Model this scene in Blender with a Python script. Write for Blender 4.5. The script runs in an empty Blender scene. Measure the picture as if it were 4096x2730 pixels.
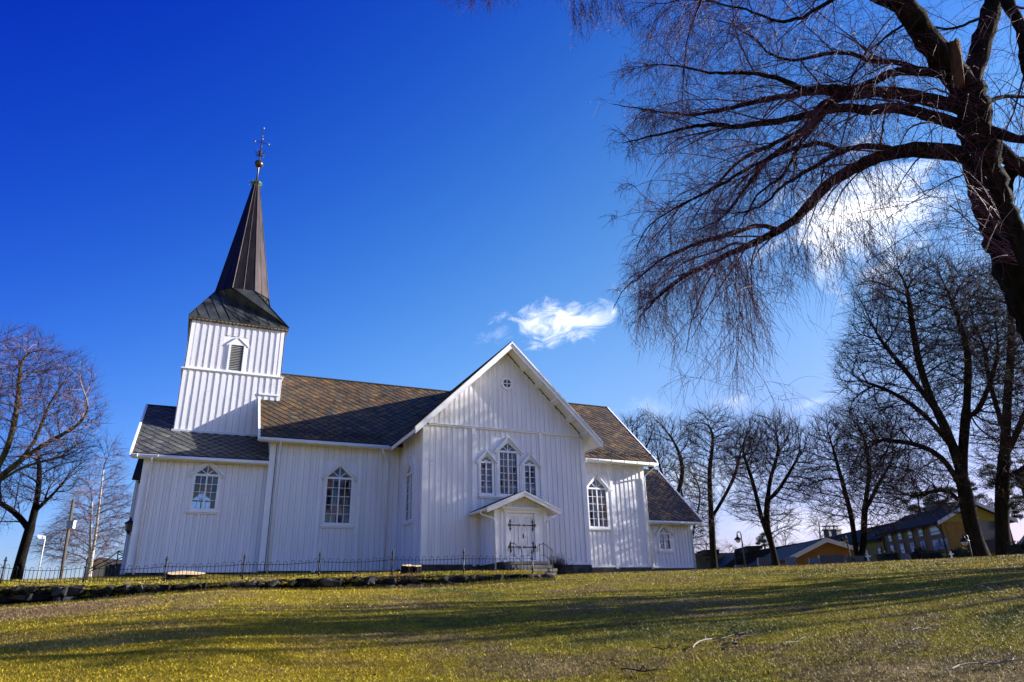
import bpy, bmesh, math, random
import numpy as np
from mathutils import Vector, Matrix
rng = np.random.default_rng(7); random.seed(7)
SC = bpy.context.scene
COL = SC.collection
rad = math.radians
# ---------------------------------------------------------------- camera
CX, CY, CZ = -9.817, -31.331, -2.013
YAW, PIT, ROL, FPX = rad(25.04), rad(21.232), rad(-1.553), 2756.9
_F = Vector((math.sin(YAW)*math.cos(PIT), math.cos(YAW)*math.cos(PIT), math.sin(PIT)))
_r = Vector((math.cos(YAW), -math.sin(YAW), 0)); _u = _r.cross(_F)
_R = _r*math.cos(ROL)+_u*math.sin(ROL); _U = _u*math.cos(ROL)-_r*math.sin(ROL)
cam = bpy.data.objects.new('camera', bpy.data.cameras.new('camera')); COL.objects.link(cam)
M = Matrix((( _R.x, _U.x, -_F.x, CX), (_R.y, _U.y, -_F.y, CY), (_R.z, _U.z, -_F.z, CZ), (0, 0, 0, 1)))
cam.matrix_world = M
cam.data.sensor_width = 36; cam.data.lens = 36*FPX/4096
cam.data.clip_end = 3000; cam.data.clip_start = .1
SC.camera = cam
# ---------------------------------------------------------------- sun, sky, exposure
SUN = Vector((1, -.276, .3865)).normalized()
EL = math.asin(SUN.z); AZ = math.atan2(SUN.x, SUN.y)          # clockwise from +Y
sl = bpy.data.lights.new('sun', 'SUN'); sl.energy = 4.7; sl.angle = rad(.42); sl.color = (1, .95, .88)
so = bpy.data.objects.new('sun', sl); COL.objects.link(so)
so.rotation_euler = SUN.to_track_quat('Z', 'Y').to_euler(); so.location = (40, -30, 40)
SC.view_settings.view_transform = 'Standard'; SC.view_settings.look = 'None'
SC.view_settings.gamma = 1; SC.view_settings.exposure = 1.36
SKY_STRENGTH = .069
W = bpy.data.worlds.new("World"); SC.world = W; W.use_nodes = True
nt = W.node_tree; nt.nodes.clear()
class NB:
    """small node-building helper"""
    def __init__(s, t): s.t = t
    def n(s, typ, **k):
        o = s.t.nodes.new(typ)
        for a, b in k.items():
            if a.startswith('i_'):
                q = a[2:]; o.inputs[int(q) if q.isdigit() else q.replace('_', ' ')].default_value = b
            else: setattr(o, a, b)
        return o
    def l(s, a, b): s.t.links.new(a, b)
    def math(s, op, a, b=None, c=None, clamp=False):
        o = s.t.nodes.new('ShaderNodeMath'); o.operation = op; o.use_clamp = clamp
        for i, v in enumerate((a, b, c)):
            if v is None: continue
            if isinstance(v, (int, float)): o.inputs[i].default_value = v
            else: s.l(v, o.inputs[i])
        return o.outputs[0]
    def dot(s, a, vec):
        o = s.t.nodes.new('ShaderNodeVectorMath'); o.operation = 'DOT_PRODUCT'
        s.l(a, o.inputs[0]); o.inputs[1].default_value = tuple(vec); return o.outputs['Value']
    def ramp(s, fac, stops, interp='LINEAR'):
        o = s.t.nodes.new('ShaderNodeValToRGB'); e = o.color_ramp.elements; o.color_ramp.interpolation = interp
        while len(e) < len(stops): e.new(.5)
        for i, (p, c) in enumerate(stops):
            e[i].position = p; e[i].color = (c[0], c[1], c[2], 1) if not isinstance(c, (int, float)) else (c, c, c, 1)
        if fac is not None: s.l(fac, o.inputs[0])
        return o
    def mix(s, fac, a, b, blend='MIX'):
        o = s.t.nodes.new('ShaderNodeMix'); o.data_type = 'RGBA'; o.blend_type = blend
        for i, v in ((0, fac), (6, a), (7, b)):
            if isinstance(v, (int, float)): o.inputs[i].default_value = v
            elif isinstance(v, tuple): o.inputs[i].default_value = (v[0], v[1], v[2], 1)
            else: s.l(v, o.inputs[i])
        return o.outputs[2]
    def noise(s, vec, scale, detail=4, rough=.5, dist=0):
        o = s.n('ShaderNodeTexNoise'); o.inputs['Scale'].default_value = scale; o.inputs['Detail'].default_value = detail
        o.inputs['Roughness'].default_value = rough; o.inputs['Distortion'].default_value = dist
        if vec is not None: s.l(vec, o.inputs['Vector'])
        return o.outputs['Fac']
def ray(u, v):
    """world direction through photo point (u, v) given in 2353-px coordinates"""
    u *= 1.74076; v *= 1.74076
    return (_F*FPX+_R*(u-2048)+_U*(1365-v)).normalized()
def P(u, v, d):
    """point seen at (u, v), d metres away horizontally"""
    r = ray(u, v); return Vector((CX, CY, CZ))+r*(d/math.hypot(r.x, r.y))
def PF(u, v, d):
    """point seen at (u, v), d metres away along the view axis"""
    r = ray(u, v); return Vector((CX, CY, CZ))+r*(d/r.dot(_F))
wb = NB(nt)
sky = wb.n('ShaderNodeTexSky', sky_type='NISHITA', sun_disc=False, sun_elevation=EL, sun_rotation=AZ,
           altitude=100, air_density=1.0, dust_density=1.2, ozone_density=3.0)
skycol = sky.outputs[0]
# the photograph's polarised, cool rendering of that sky: each channel graded by height and by angle from the sun
tg_ = wb.n('ShaderNodeTexCoord').outputs['Generated']
e_ = wb.math('MINIMUM', wb.math('MAXIMUM', wb.dot(tg_, (0, 0, 1)), .0), .74); d_ = wb.math('MINIMUM', wb.math('MAXIMUM', wb.dot(tg_, SUN), -.38), .52)
ee, ed, dd_ = wb.math('MULTIPLY', e_, e_), wb.math('MULTIPLY', e_, d_), wb.math('MULTIPLY', d_, d_)
cc_ = wb.n('ShaderNodeCombineColor')
for i_, (k0, k1, k2, k3, k4, k5) in enumerate(zip(*[[0.453, 0.209, 0.393], [-1.948, 0.443, 0.295], [-4.91, -4.036, -0.415], [0.229, -0.079, -0.001], [6.793, 4.714, 0.844], [-2.594, -2.384, -1.254]])):
    q_ = wb.math('MULTIPLY_ADD', e_, k1, k0)
    for t_, k_ in ((ee, k2), (d_, k3), (ed, k4), (dd_, k5)): q_ = wb.math('MULTIPLY_ADD', t_, k_, q_)
    wb.l(wb.math('EXPONENT', wb.math('MINIMUM', q_, .5)), cc_.inputs[i_])
skycol = wb.mix(1.0, skycol, cc_.outputs[0], 'MULTIPLY')
tc = wb.n('ShaderNodeTexCoord'); dirv = tc.outputs['Generated']
def cloud(col, u, v, u2, v2, hw, dens, nscale, white=10.0, soft=.35, seed=0.0):
    """a cloud on the sky sphere: its long axis from (u,v) to (u2,v2), hw half width in 2353-px units"""
    a, b = ray(u, v), ray(u2, v2); c = (a+b).normalized()
    x = (b-a); half = x.length/2; x = (x-c*x.dot(c)).normalized(); y = c.cross(x)
    hy = hw/1584.
    X = wb.math('DIVIDE', wb.dot(dirv, x), half); Y = wb.math('DIVIDE', wb.dot(dirv, y), hy)
    r = wb.math('SQRT', wb.math('ADD', wb.math('MULTIPLY', X, X), wb.math('MULTIPLY', Y, Y)))
    front = wb.math('GREATER_THAN', wb.dot(dirv, c), .5)
    cx_ = wb.n('ShaderNodeCombineXYZ'); wb.l(wb.math('MULTIPLY_ADD', X, half*nscale*.75, seed), cx_.inputs[0]); wb.l(wb.math('MULTIPLY_ADD', Y, hy*nscale*1.25, seed*1.7), cx_.inputs[1])
    cx_.inputs[2].default_value = seed*3.1
    n = wb.noise(cx_.outputs[0], 1.0, 10, .62, .9)
    f = wb.math('SUBTRACT', wb.math('ADD', wb.math('SUBTRACT', 1.0, r), wb.math('MULTIPLY', wb.math('SUBTRACT', n, .5), 3.2)), .12)
    f = wb.math('MULTIPLY', f, 1/soft/2, clamp=True)
    f = wb.math('MULTIPLY', wb.math('POWER', f, 1.4), wb.math('MULTIPLY', front, dens))
    return wb.mix(f, col, (white, white*1.0, white*1.03))
skycol = cloud(skycol, 1140, 776, 1450, 700, 62, .85, 26, 10, .5, 1.3)
skycol = cloud(skycol, 1080, 785, 1200, 760, 20, .35, 40, 9, .8, 9.1)
skycol = cloud(skycol, 1720, 605, 2260, 352, 125, 1.0, 9, 12.5, .5, 4.1)
skycol = cloud(skycol, 1900, 680, 2150, 575, 45, .6, 20, 10, .7, 2.2)
skycol = cloud(skycol, 1400, 970, 1580, 930, 40, .45, 26, 10, .9, 3.3)
skycol = cloud(skycol, 1600, 945, 1790, 895, 28, .45, 28, 10, .9, 5.3)
skycol = cloud(skycol, 1790, 955, 1980, 885, 16, .35, 40, 10, .9, 6.3)
skycol = cloud(skycol, 1400, 1120, 1800, 1090, 90, .5, 9, 10.5, .9, 7.3)
skycol = cloud(skycol, 1600, 1240, 2000, 1180, 75, .6, 10, 11, .9, 8.3)
bg = wb.n('ShaderNodeBackground', i_Strength=SKY_STRENGTH); wb.l(skycol, bg.inputs[0])
wo = wb.n('ShaderNodeOutputWorld'); wb.l(bg.outputs[0], wo.inputs[0])

#@@END
# ---------------------------------------------------------------- materials
MATS = {}
def mat(name, color=(.5, .5, .5), rough=.6, metal=0, var=None, vscale=3, bump=0, bscale=20, spec=.5, aniso=None, detail=5):
    """procedural material: noise between two colours, noise bump"""
    m = bpy.data.materials.new(name); m.use_nodes = True; b = NB(m.node_tree)
    pr = m.node_tree.nodes['Principled BSDF']
    pr.inputs['Roughness'].default_value = rough; pr.inputs['Metallic'].default_value = metal
    pr.inputs['Specular IOR Level'].default_value = spec
    pr.inputs['Base Color'].default_value = (*color, 1)
    t = b.n('ShaderNodeTexCoord'); vec = t.outputs['Object']
    if aniso:
        mp = b.n('ShaderNodeMapping'); mp.inputs['Scale'].default_value = aniso; b.l(vec, mp.inputs[0]); vec = mp.outputs[0]
    if var is not None:
        n = b.noise(vec, vscale, detail, .6)
        r = b.ramp(n, [(.34, color), (.66, var)]); b.l(r.outputs[0], pr.inputs['Base Color'])
    if bump:
        n2 = b.noise(vec, bscale, 4, .6)
        bp = b.n('ShaderNodeBump', i_Strength=bump, i_Distance=.02); b.l(n2, bp.inputs['Height']); b.l(bp.outputs[0], pr.inputs['Normal'])
    MATS[name] = m; return m
white = mat('white_painted_timber', (.79, .785, .83), .5, var=(.70, .69, .725), vscale=.9, bump=.25, bscale=30, aniso=(4, 4, .35), detail=8)
def boardmat(m):
    b = NB(m.node_tree); pr = m.node_tree.nodes['Principled BSDF']; src = pr.inputs['Base Color'].links[0].from_socket; g = b.n('ShaderNodeNewGeometry')
    t = b.n('ShaderNodeTexCoord'); st = b.ramp(b.noise(t.outputs['Object'], 2.6, 9, .75, .6), [(.60, 1), (.74, .72)]).outputs[0]
    c = b.mix(1.0, src, b.ramp(g.outputs['Random Per Island'], [(0, (.93, .925, .92)), (.5, (.985, .985, .98)), (1, 1.0)]).outputs[0], 'MULTIPLY')
    c = b.mix(.55, c, st, 'MULTIPLY'); b.l(c, pr.inputs['Base Color'])
boardmat(white)
white2 = mat('white_painted_trim', (.79, .79, .82), .45, var=(.73, .725, .74), vscale=1.6, bump=.15, bscale=25)
iron = mat('black_iron', (.012, .012, .014), .45, .2, var=(.03, .024, .02), vscale=9)
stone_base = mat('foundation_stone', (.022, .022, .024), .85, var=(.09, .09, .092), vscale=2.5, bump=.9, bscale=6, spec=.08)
step_stone = mat('step_stone', (.10, .095, .085), .85, var=(.2, .185, .16), vscale=3, bump=.7, bscale=9)
zinc = mat('grey_zinc', (.55, .56, .58), .4, .3, var=(.42, .43, .45), vscale=4)
darkmetal = mat('dark_copper_sheet', (.015, .011, .011), .46, .75, var=(.042, .029, .028), vscale=1.3, aniso=(3, 3, .25), bump=.2, bscale=5)
skirtmetal = mat('weathered_copper_sheet', (.02, .02, .018), .5, .6, var=(.11, .12, .10), vscale=.62, aniso=(2.2, 2.2, .3), bump=.2, bscale=5)
verdigris = mat('green_copper', (.05, .10, .07), .5, .4, var=(.10, .19, .14), vscale=8)
bronze = mat('brown_bronze', (.05, .035, .025), .35, .6, var=(.10, .07, .05), vscale=4)
silver = mat('silvered_metal', (.22, .24, .24), .5, .8)
brick = mat('chimney_brick', (.22, .09, .05), .85, var=(.35, .2, .13), vscale=9, bump=.5)
wood_raw = mat('fresh_cut_wood', (.72, .53, .28), .7, var=(.55, .36, .16), vscale=5, bump=.4, bscale=14)
wood_old = mat('dark_interior_timber', (.10, .07, .05), .8)
rust = mat('rotten_wood', (.085, .034, .008), .9, var=(.04, .018, .007), vscale=5, bump=.6)
concrete = mat('grey_concrete', (.16, .15, .14), .9, var=(.24, .23, .21), vscale=2)
polewood = mat('weathered_pole', (.06, .045, .035), .9, var=(.11, .085, .065), vscale=4, aniso=(6, 6, .4), bump=.5)
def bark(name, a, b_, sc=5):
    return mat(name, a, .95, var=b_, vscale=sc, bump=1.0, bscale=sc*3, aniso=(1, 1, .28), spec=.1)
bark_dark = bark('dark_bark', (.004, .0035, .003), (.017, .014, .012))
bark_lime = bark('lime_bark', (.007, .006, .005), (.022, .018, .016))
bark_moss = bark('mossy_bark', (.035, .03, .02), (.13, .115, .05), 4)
twig_dark = mat('dark_twigs', (.028, .018, .016), .8, var=(.05, .03, .03), vscale=1, spec=.2)
twig_red = mat('reddish_twigs', (.060, .028, .034), .55, var=(.10, .05, .06), vscale=.8, spec=.4)
twig_will = mat('willow_shoots', (.065, .022, .042), .6, var=(.14, .06, .085), vscale=.9, spec=.15)
twig_grey = mat('pale_twigs', (.13, .10, .09), .7, var=(.18, .14, .12), vscale=1)
birch = mat('birch_bark', (.10, .085, .075), .8, var=(.75, .72, .66), vscale=3.0, aniso=(.8, .8, 2.5), bump=.3)
needle = mat('pine_needles', (.012, .02, .010), .7, var=(.035, .05, .02), vscale=2, spec=.2)
hedgem = mat('hedge_leaves', (.012, .018, .010), .7, var=(.03, .035, .018), vscale=3, spec=.2)
def glass_mat(name, tint=(.03, .04, .08), trans=.55):
    m = bpy.data.materials.new(name); m.use_nodes = True; t = m.node_tree; t.nodes.clear(); b = NB(t)
    out = b.n('ShaderNodeOutputMaterial'); g = b.n('ShaderNodeBsdfGlossy', i_Roughness=.03); g.inputs[0].default_value = (.9, .93, 1, 1)
    tr = b.n('ShaderNodeBsdfTransparent'); tr.inputs[0].default_value = (.75, .8, .85, 1)
    tx = b.n('ShaderNodeTexCoord'); bp = b.n('ShaderNodeBump', i_Strength=.12, i_Distance=.02); b.l(b.noise(tx.outputs['Object'], 1.7, 2), bp.inputs['Height'])
    # every pane of old glass sits at its own slight angle
    fl = b.n('ShaderNodeVectorMath', operation='SNAP'); b.l(tx.outputs['Object'], fl.inputs[0]); fl.inputs[1].default_value = (.29, .29, .42)
    wn = b.n('ShaderNodeTexWhiteNoise', noise_dimensions='3D'); b.l(fl.outputs[0], wn.inputs['Vector'])
    sb = b.n('ShaderNodeVectorMath', operation='MULTIPLY_ADD'); b.l(wn.outputs['Color'], sb.inputs[0]); sb.inputs[1].default_value = (.16, .16, .16); sb.inputs[2].default_value = (-.08, -.08, -.08)
    ad = b.n('ShaderNodeVectorMath', operation='ADD'); b.l(bp.outputs[0], ad.inputs[0]); b.l(sb.outputs[0], ad.inputs[1]); nz = b.n('ShaderNodeVectorMath', operation='NORMALIZE'); b.l(ad.outputs[0], nz.inputs[0])
    b.l(nz.outputs[0], g.inputs['Normal'])
    fr = b.n('ShaderNodeFresnel', i_IOR=1.5); mx = b.n('ShaderNodeMixShader')
    b.l(b.math('ADD', b.math('MULTIPLY', fr.outputs[0], .8), .015, clamp=True), mx.inputs[0]); b.l(tr.outputs[0], mx.inputs[1]); b.l(g.outputs[0], mx.inputs[2])
    b.l(mx.outputs[0], out.inputs[0]); MATS[name] = m; return m
glass = glass_mat('window_glass')
def slate_mat(name, stops, rough=.5):
    m = bpy.data.materials.new(name); m.use_nodes = True; b = NB(m.node_tree); pr = m.node_tree.nodes['Principled BSDF']
    g = b.n('ShaderNodeNewGeometry'); t = b.n('ShaderNodeTexCoord')
    big = b.noise(t.outputs['Object'], .35, 3)
    f = b.math('ADD', b.math('MULTIPLY', g.outputs['Random Per Island'], .75), b.math('MULTIPLY', big, .3), clamp=True)
    r = b.ramp(f, stops)
    n = b.noise(t.outputs['Object'], 9, 6, .65)
    c = b.mix(.7, r.outputs[0], b.ramp(n, [(.3, .35), (.7, 1.4)]).outputs[0], 'MULTIPLY'); c = b.mix(.6, c, b.ramp(b.noise(t.outputs['Object'], .9, 7, .7), [(.38, .45), (.62, 1.25)]).outputs[0], 'MULTIPLY')
    b.l(c, pr.inputs['Base Color']); pr.inputs['Roughness'].default_value = rough; pr.inputs['Specular IOR Level'].default_value = .3
    rr = b.ramp(g.outputs['Random Per Island'], [(0, rough-.1), (1, rough+.15)]); b.l(rr.outputs[0], pr.inputs['Roughness'])
    bp = b.n('ShaderNodeBump', i_Strength=.5, i_Distance=.015); b.l(n, bp.inputs['Height']); b.l(bp.outputs[0], pr.inputs['Normal'])
    MATS[name] = m; return m
slate_warm = slate_mat('warm_slate', [(.04, (.035, .030, .024)), (.2, (.085, .058, .03)), (.36, (.15, .082, .032)), (.5, (.07, .056, .036)), (.64, (.19, .112, .040)), (.76, (.05, .046, .038)), (.88, (.12, .085, .045)), (.97, (.17, .15, .115))])
slate_grey = slate_mat('grey_slate', [(.05, (.05, .052, .058)), (.4, (.085, .085, .08)), (.7, (.11, .105, .09)), (.97, (.17, .165, .15))])
slate_moss = mat('dark_roof_underlay', (.02, .018, .016), .9)

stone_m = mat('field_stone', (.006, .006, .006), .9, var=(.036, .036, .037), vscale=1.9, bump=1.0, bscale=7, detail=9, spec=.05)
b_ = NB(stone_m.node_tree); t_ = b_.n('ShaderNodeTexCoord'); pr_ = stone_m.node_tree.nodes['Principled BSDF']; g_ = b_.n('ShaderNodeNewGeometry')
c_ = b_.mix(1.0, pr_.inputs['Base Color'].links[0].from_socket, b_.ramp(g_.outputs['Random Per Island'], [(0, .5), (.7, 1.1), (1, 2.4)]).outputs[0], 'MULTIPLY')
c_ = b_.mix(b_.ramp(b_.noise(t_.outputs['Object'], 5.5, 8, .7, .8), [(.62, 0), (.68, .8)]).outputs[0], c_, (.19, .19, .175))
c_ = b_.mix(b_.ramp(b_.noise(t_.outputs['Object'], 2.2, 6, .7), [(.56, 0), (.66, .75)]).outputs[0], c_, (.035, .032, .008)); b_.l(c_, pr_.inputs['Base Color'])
crevice_shade = mat('board_crevice_shade', (.30, .28, .27), .8)
# ---------------------------------------------------------------- mesh helpers
class MB:
    """collects vertices and faces, builds ONE mesh object"""
    def __init__(s): s.v = []; s.f = []; s.mi = []; s.cur = 0
    def add(s, vs, fs):
        o = len(s.v); s.v += [tuple(x) for x in vs]; s.f += [tuple(i+o for i in f) for f in fs]; s.mi += [s.cur]*len(fs)
    def box(s, x0, y0, z0, x1, y1, z1):
        s.add([(x0, y0, z0), (x1, y0, z0), (x1, y1, z0), (x0, y1, z0), (x0, y0, z1), (x1, y0, z1), (x1, y1, z1), (x0, y1, z1)],
              [(0, 3, 2, 1), (4, 5, 6, 7), (0, 1, 5, 4), (1, 2, 6, 5), (2, 3, 7, 6), (3, 0, 4, 7)])
    def prism(s, poly, off):
        """closed prism: polygon points + offset vector"""
        n = len(poly); off = Vector(off); poly = [Vector(p) for p in poly]
        s.add(poly+[p+off for p in poly], [tuple(range(n)), tuple(range(2*n-1, n-1, -1))]+[(i, i+n, (i+1) % n+n, (i+1) % n) for i in range(n)])
    def tube(s, pts, r, k=6, cap=True):
        pts = [Vector(p) for p in pts]; n = len(pts)
        if not hasattr(r, '__len__'): r = [r]*n
        vs = []
        ref = Vector((0, 0, 1))
        for i, p in enumerate(pts):
            d = (pts[min(i+1, n-1)]-pts[max(i-1, 0)]).normalized()
            a = d.cross(ref if abs(d.z) < .95 else Vector((1, 0, 0))).normalized(); b = d.cross(a)
            vs += [p+(a*math.cos(2*math.pi*j/k)+b*math.sin(2*math.pi*j/k))*r[i] for j in range(k)]
        fs = [(i*k+j, i*k+(j+1) % k, (i+1)*k+(j+1) % k, (i+1)*k+j) for i in range(n-1) for j in range(k)]
        if cap: fs += [tuple(range(k-1, -1, -1)), tuple(range((n-1)*k, n*k))]
        s.add(vs, fs)
    def lathe(s, prof, c, k=16, ang0=0):
        c = Vector(c); n = len(prof)
        vs = [c+Vector((r*math.cos(ang0+2*math.pi*j/k), r*math.sin(ang0+2*math.pi*j/k), z)) for r, z in prof for j in range(k)]
        fs = [(i*k+j, i*k+(j+1) % k, (i+1)*k+(j+1) % k, (i+1)*k+j) for i in range(n-1) for j in range(k)]
        fs += [tuple(range(k-1, -1, -1)), tuple(range((n-1)*k, n*k))]
        s.add(vs, fs)
    def sphere(s, c, r, k=12, sz=1):
        m = k//2
        s.lathe([(max(r*math.sin(math.pi*i/m), r*.02), -r*sz*math.cos(math.pi*i/m)) for i in range(m+1)], c, k)
    def build(s, name, mats, parent=None, smooth=False, recalc=True):
        me = bpy.data.meshes.new(name); me.from_pydata(s.v, [], s.f)
        if not isinstance(mats, (list, tuple)): mats = [mats]
        for m in mats: me.materials.append(m)
        me.polygons.foreach_set('material_index', s.mi)
        if recalc:
            bm = bmesh.new(); bm.from_mesh(me); bmesh.ops.recalc_face_normals(bm, faces=bm.faces); bm.to_mesh(me); bm.free()
        if smooth: me.polygons.foreach_set('use_smooth', [True]*len(me.polygons))
        o = bpy.data.objects.new(name, me); COL.objects.link(o)
        if parent: attach(o, parent)
        return o
def attach(o, parent):
    o.parent = parent
    if parent.parent is None: o.matrix_parent_inverse = Matrix.Translation(-parent.location)
def npmesh(name, V, Q, m, parent=None, smooth=False):
    """mesh from numpy vertices and quads"""
    me = bpy.data.meshes.new(name); V = np.asarray(V, np.float32); Q = np.asarray(Q, np.int32); n = len(Q)
    me.vertices.add(len(V)); me.vertices.foreach_set('co', V.ravel())
    me.loops.add(n*4); me.loops.foreach_set('vertex_index', Q.ravel())
    me.polygons.add(n); me.polygons.foreach_set('loop_start', np.arange(n, dtype=np.int32)*4)
    me.polygons.foreach_set('loop_total', np.full(n, 4, np.int32))
    me.polygons.foreach_set('use_smooth', np.full(n, bool(smooth)))
    me.materials.append(m); me.update(calc_edges=True); me.validate()
    o = bpy.data.objects.new(name, me); COL.objects.link(o)
    if parent: attach(o, parent)
    return o
def thing(name, label, cat, loc=(0, 0, 0), group=None):
    o = bpy.data.objects.new(name, None); COL.objects.link(o); o.location = loc; o.empty_display_size = .2
    return tag(o, label, cat, group)
def tag(o, label, cat, group=None):
    o['label'] = label; o['category'] = cat
    if group: o['group'] = group
    return o
def struct(o): o['kind'] = 'structure'; return o
def batch_tubes(PT, R, k=3):
    """PT (T,S,3) polylines, R (T,S) radii -> vertices, quads"""
    T, S, _ = PT.shape
    d = np.gradient(PT, axis=1); d /= np.linalg.norm(d, axis=2, keepdims=True)+1e-9
    md = d.mean(1); ref = np.where((np.abs(md[:, 2:3]) < .7), np.array([0, 0, 1.]), np.where(np.abs(md[:, :1]) < np.abs(md[:, 1:2]), np.array([1., 0, 0]), np.array([0, 1., 0])))[:, None, :]+np.zeros_like(d)
    a = np.cross(d, ref); a /= np.linalg.norm(a, axis=2, keepdims=True)+1e-9; b = np.cross(d, a)
    t = 2*np.pi*np.arange(k)/k
    V = PT[:, :, None]+R[:, :, None, None]*(a[:, :, None]*np.cos(t)[None, None, :, None]+b[:, :, None]*np.sin(t)[None, None, :, None])
    idx = np.arange(T*S*k).reshape(T, S, k); j2 = np.roll(np.arange(k), -1)
    Q = np.stack([idx[:, :-1, :], idx[:, :-1, j2], idx[:, 1:, j2], idx[:, 1:, :]], -1).reshape(-1, 4)
    return V.reshape(-1, 3), Q
class NV:
    """gathers numpy quad meshes"""
    def __init__(s): s.V = []; s.Q = []; s.n = 0
    def add(s, V, Q): s.V.append(V); s.Q.append(Q+s.n); s.n += len(V)
    def build(s, name, m, parent=None, smooth=False): return npmesh(name, np.concatenate(s.V), np.concatenate(s.Q), m, parent, smooth)
# ================================================================ ground
CAMG = CZ-1.6
FA = np.array([-14.87, -4.10]); FB = np.array([1.25, -8.83]); FD = (FB-FA)/np.linalg.norm(FB-FA); FN = np.array([-FD[1], FD[0]])
def sstep(x, a, b):
    t = np.clip((x-a)/(b-a), 0, 1); return t*t*(3-2*t)
def lawn_z(x, y):
    x = np.asarray(x, float); y = np.asarray(y, float)
    r = np.hypot(x-CX, y-CY); az = np.degrees(np.arctan2(x-CX, y-CY))
    rr = np.minimum(r, 44)
    z = CAMG+.131*rr-.001227*rr*rr
    z = np.where(r > 44, z+.02*(np.minimum(r, 50)-44), z)
    z = z-sstep(r, 58, 150)*5.0
    azc = np.clip(az, -60, 60)
    z = z-np.clip(3-azc, 0, 40)*.038*np.clip(r/27, 0, 1.2)*np.where(r < 60, 1, 1)
    z = z+.035*np.sin(x*.55+y*.3)*np.sin(y*.42-x*.2)*sstep(r, 3, 8)+.012*np.sin(x*1.7+1)*np.sin(y*1.9)
    d = (x+14.87)*FN[0]+(y+4.10)*FN[1]; t = (x+14.87)*FD[0]+(y+4.10)*FD[1]
    z = z-.15*np.exp(-(np.minimum(d+.4, 0)/2.6)**2)*(1-sstep(t, 13, 17))*(1-sstep(d, 0, 3))
    return z
def terr_z(x, y):
    x = np.asarray(x, float); y = np.asarray(y, float)
    d = (x-FA[0])*FN[0]+(y-FA[1])*FN[1]; t = (x-FA[0])*FD[0]+(y-FA[1])*FD[1]
    z = -.90+.066*np.clip(d, -1, 9.6)
    z = z-.05*np.sin(np.clip(t, 0, 17)*.37)*np.exp(-np.clip(d, 0, 20)*.25)
    lf = sstep(-x, 12.8, 17); z = z*(1-lf)+lf*np.minimum(z, -.9+.085*np.clip(d, 0, 4.6))
    z = z-sstep(y, 18, 40)*2.5*sstep(-x, 9, 14)
    return z
def grass_mat(name, blades=False):
    m = bpy.data.materials.new(name); m.use_nodes = True; b = NB(m.node_tree); pr = m.node_tree.nodes['Principled BSDF']
    t = b.n('ShaderNodeTexCoord'); v = t.outputs['Object']
    n1 = b.noise(v, .33, 6, .62, .4); n2 = b.noise(v, 1.3, 7, .7, .3); n3 = b.noise(v, .11, 3, .5)
    mp = b.n('ShaderNodeMapping'); mp.inputs['Location'].default_value = (31, 7, 3); b.l(v, mp.inputs[0])
    n4 = b.noise(mp.outputs[0], .30, 5, .6, .5)
    f = b.math('ADD', b.math('MULTIPLY', n1, .6), b.math('MULTIPLY', n2, .4))
    c = b.ramp(f, [(.34, (.060, .062, .012)), (.43, (.125, .120, .018)), (.50, (.27, .215, .016)), (.56, (.17, .125, .040)), (.63, (.32, .235, .085)), (.71, (.42, .32, .16))]).outputs[0]
    moss = b.ramp(n3, [(.46, 0), (.60, 1)]).outputs[0]
    c = b.mix(b.math('MULTIPLY', moss, .42), c, (.40, .275, .006))
    red = b.ramp(n4, [(.58, 0), (.68, 1)]).outputs[0]
    # the worn, leaf-strewn reddish strip lies along the foot of the wall and before the steps
    sx = b.n('ShaderNodeSeparateXYZ'); b.l(v, sx.inputs[0])
    dw = b.math('ABSOLUTE', b.math('SUBTRACT', b.math('ADD', b.math('MULTIPLY', sx.outputs[1], 1.0), b.math('MULTIPLY', sx.outputs[0], .05)), -10.3))
    near = b.ramp(b.math('DIVIDE', dw, 7.0), [(.3, 1), (1.0, .0)]).outputs[0]
    c = b.mix(b.math('MULTIPLY', b.math('MULTIPLY', red, near), .75), c, (.21, .085, .03))
    # bare, trodden earth at the left below the wall
    ex = b.math('DIVIDE', b.math('SUBTRACT', sx.outputs[0], -13.4), 4.2); ey = b.math('DIVIDE', b.math('SUBTRACT', sx.outputs[1], -11.0), 4.0)
    er = b.math('SQRT', b.math('ADD', b.math('MULTIPLY', ex, ex), b.math('MULTIPLY', ey, ey)))
    er = b.math('ADD', er, b.math('MULTIPLY', b.math('SUBTRACT', n2, .5), 1.6))
    c = b.mix(b.ramp(er, [(.5, .9), (1.1, 0)]).outputs[0], c, (.16, .10, .055))
    if blades:
        g = b.n('ShaderNodeNewGeometry')
        c = b.mix(1.0, c, b.ramp(g.outputs['Random Per Island'], [(0, .35), (.5, .95), (.85, 1.6), (1, 3.0)]).outputs[0], 'MULTIPLY')
        pr.inputs['Roughness'].default_value = .55; pr.inputs['Specular IOR Level'].default_value = .25
    else:
        nf = b.noise(v, 14, 6, .75); nf2 = b.noise(v, 55, 3, .7)
        c = b.mix(.8, c, b.ramp(nf, [(.3, .45), (.7, 1.45)]).outputs[0], 'MULTIPLY')
        c = b.mix(.7, c, b.ramp(nf2, [(.3, .5), (.7, 1.5)]).outputs[0], 'MULTIPLY')
        bp = b.n('ShaderNodeBump', i_Strength=1.0, i_Distance=.05); b.l(nf, bp.inputs['Height'])
        bp2 = b.n('ShaderNodeBump', i_Strength=1.0, i_Distance=.03); b.l(nf2, bp2.inputs['Height']); b.l(bp.outputs[0], bp2.inputs['Normal'])
        b.l(bp2.outputs[0], pr.inputs['Normal']); pr.inputs['Roughness'].default_value = .95; pr.inputs['Specular IOR Level'].default_value = .05
    b.l(c, pr.inputs['Base Color']); MATS[name] = m; return m
gm = grass_mat('lawn_turf'); gmb = grass_mat('grass_blades', True)
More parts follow.
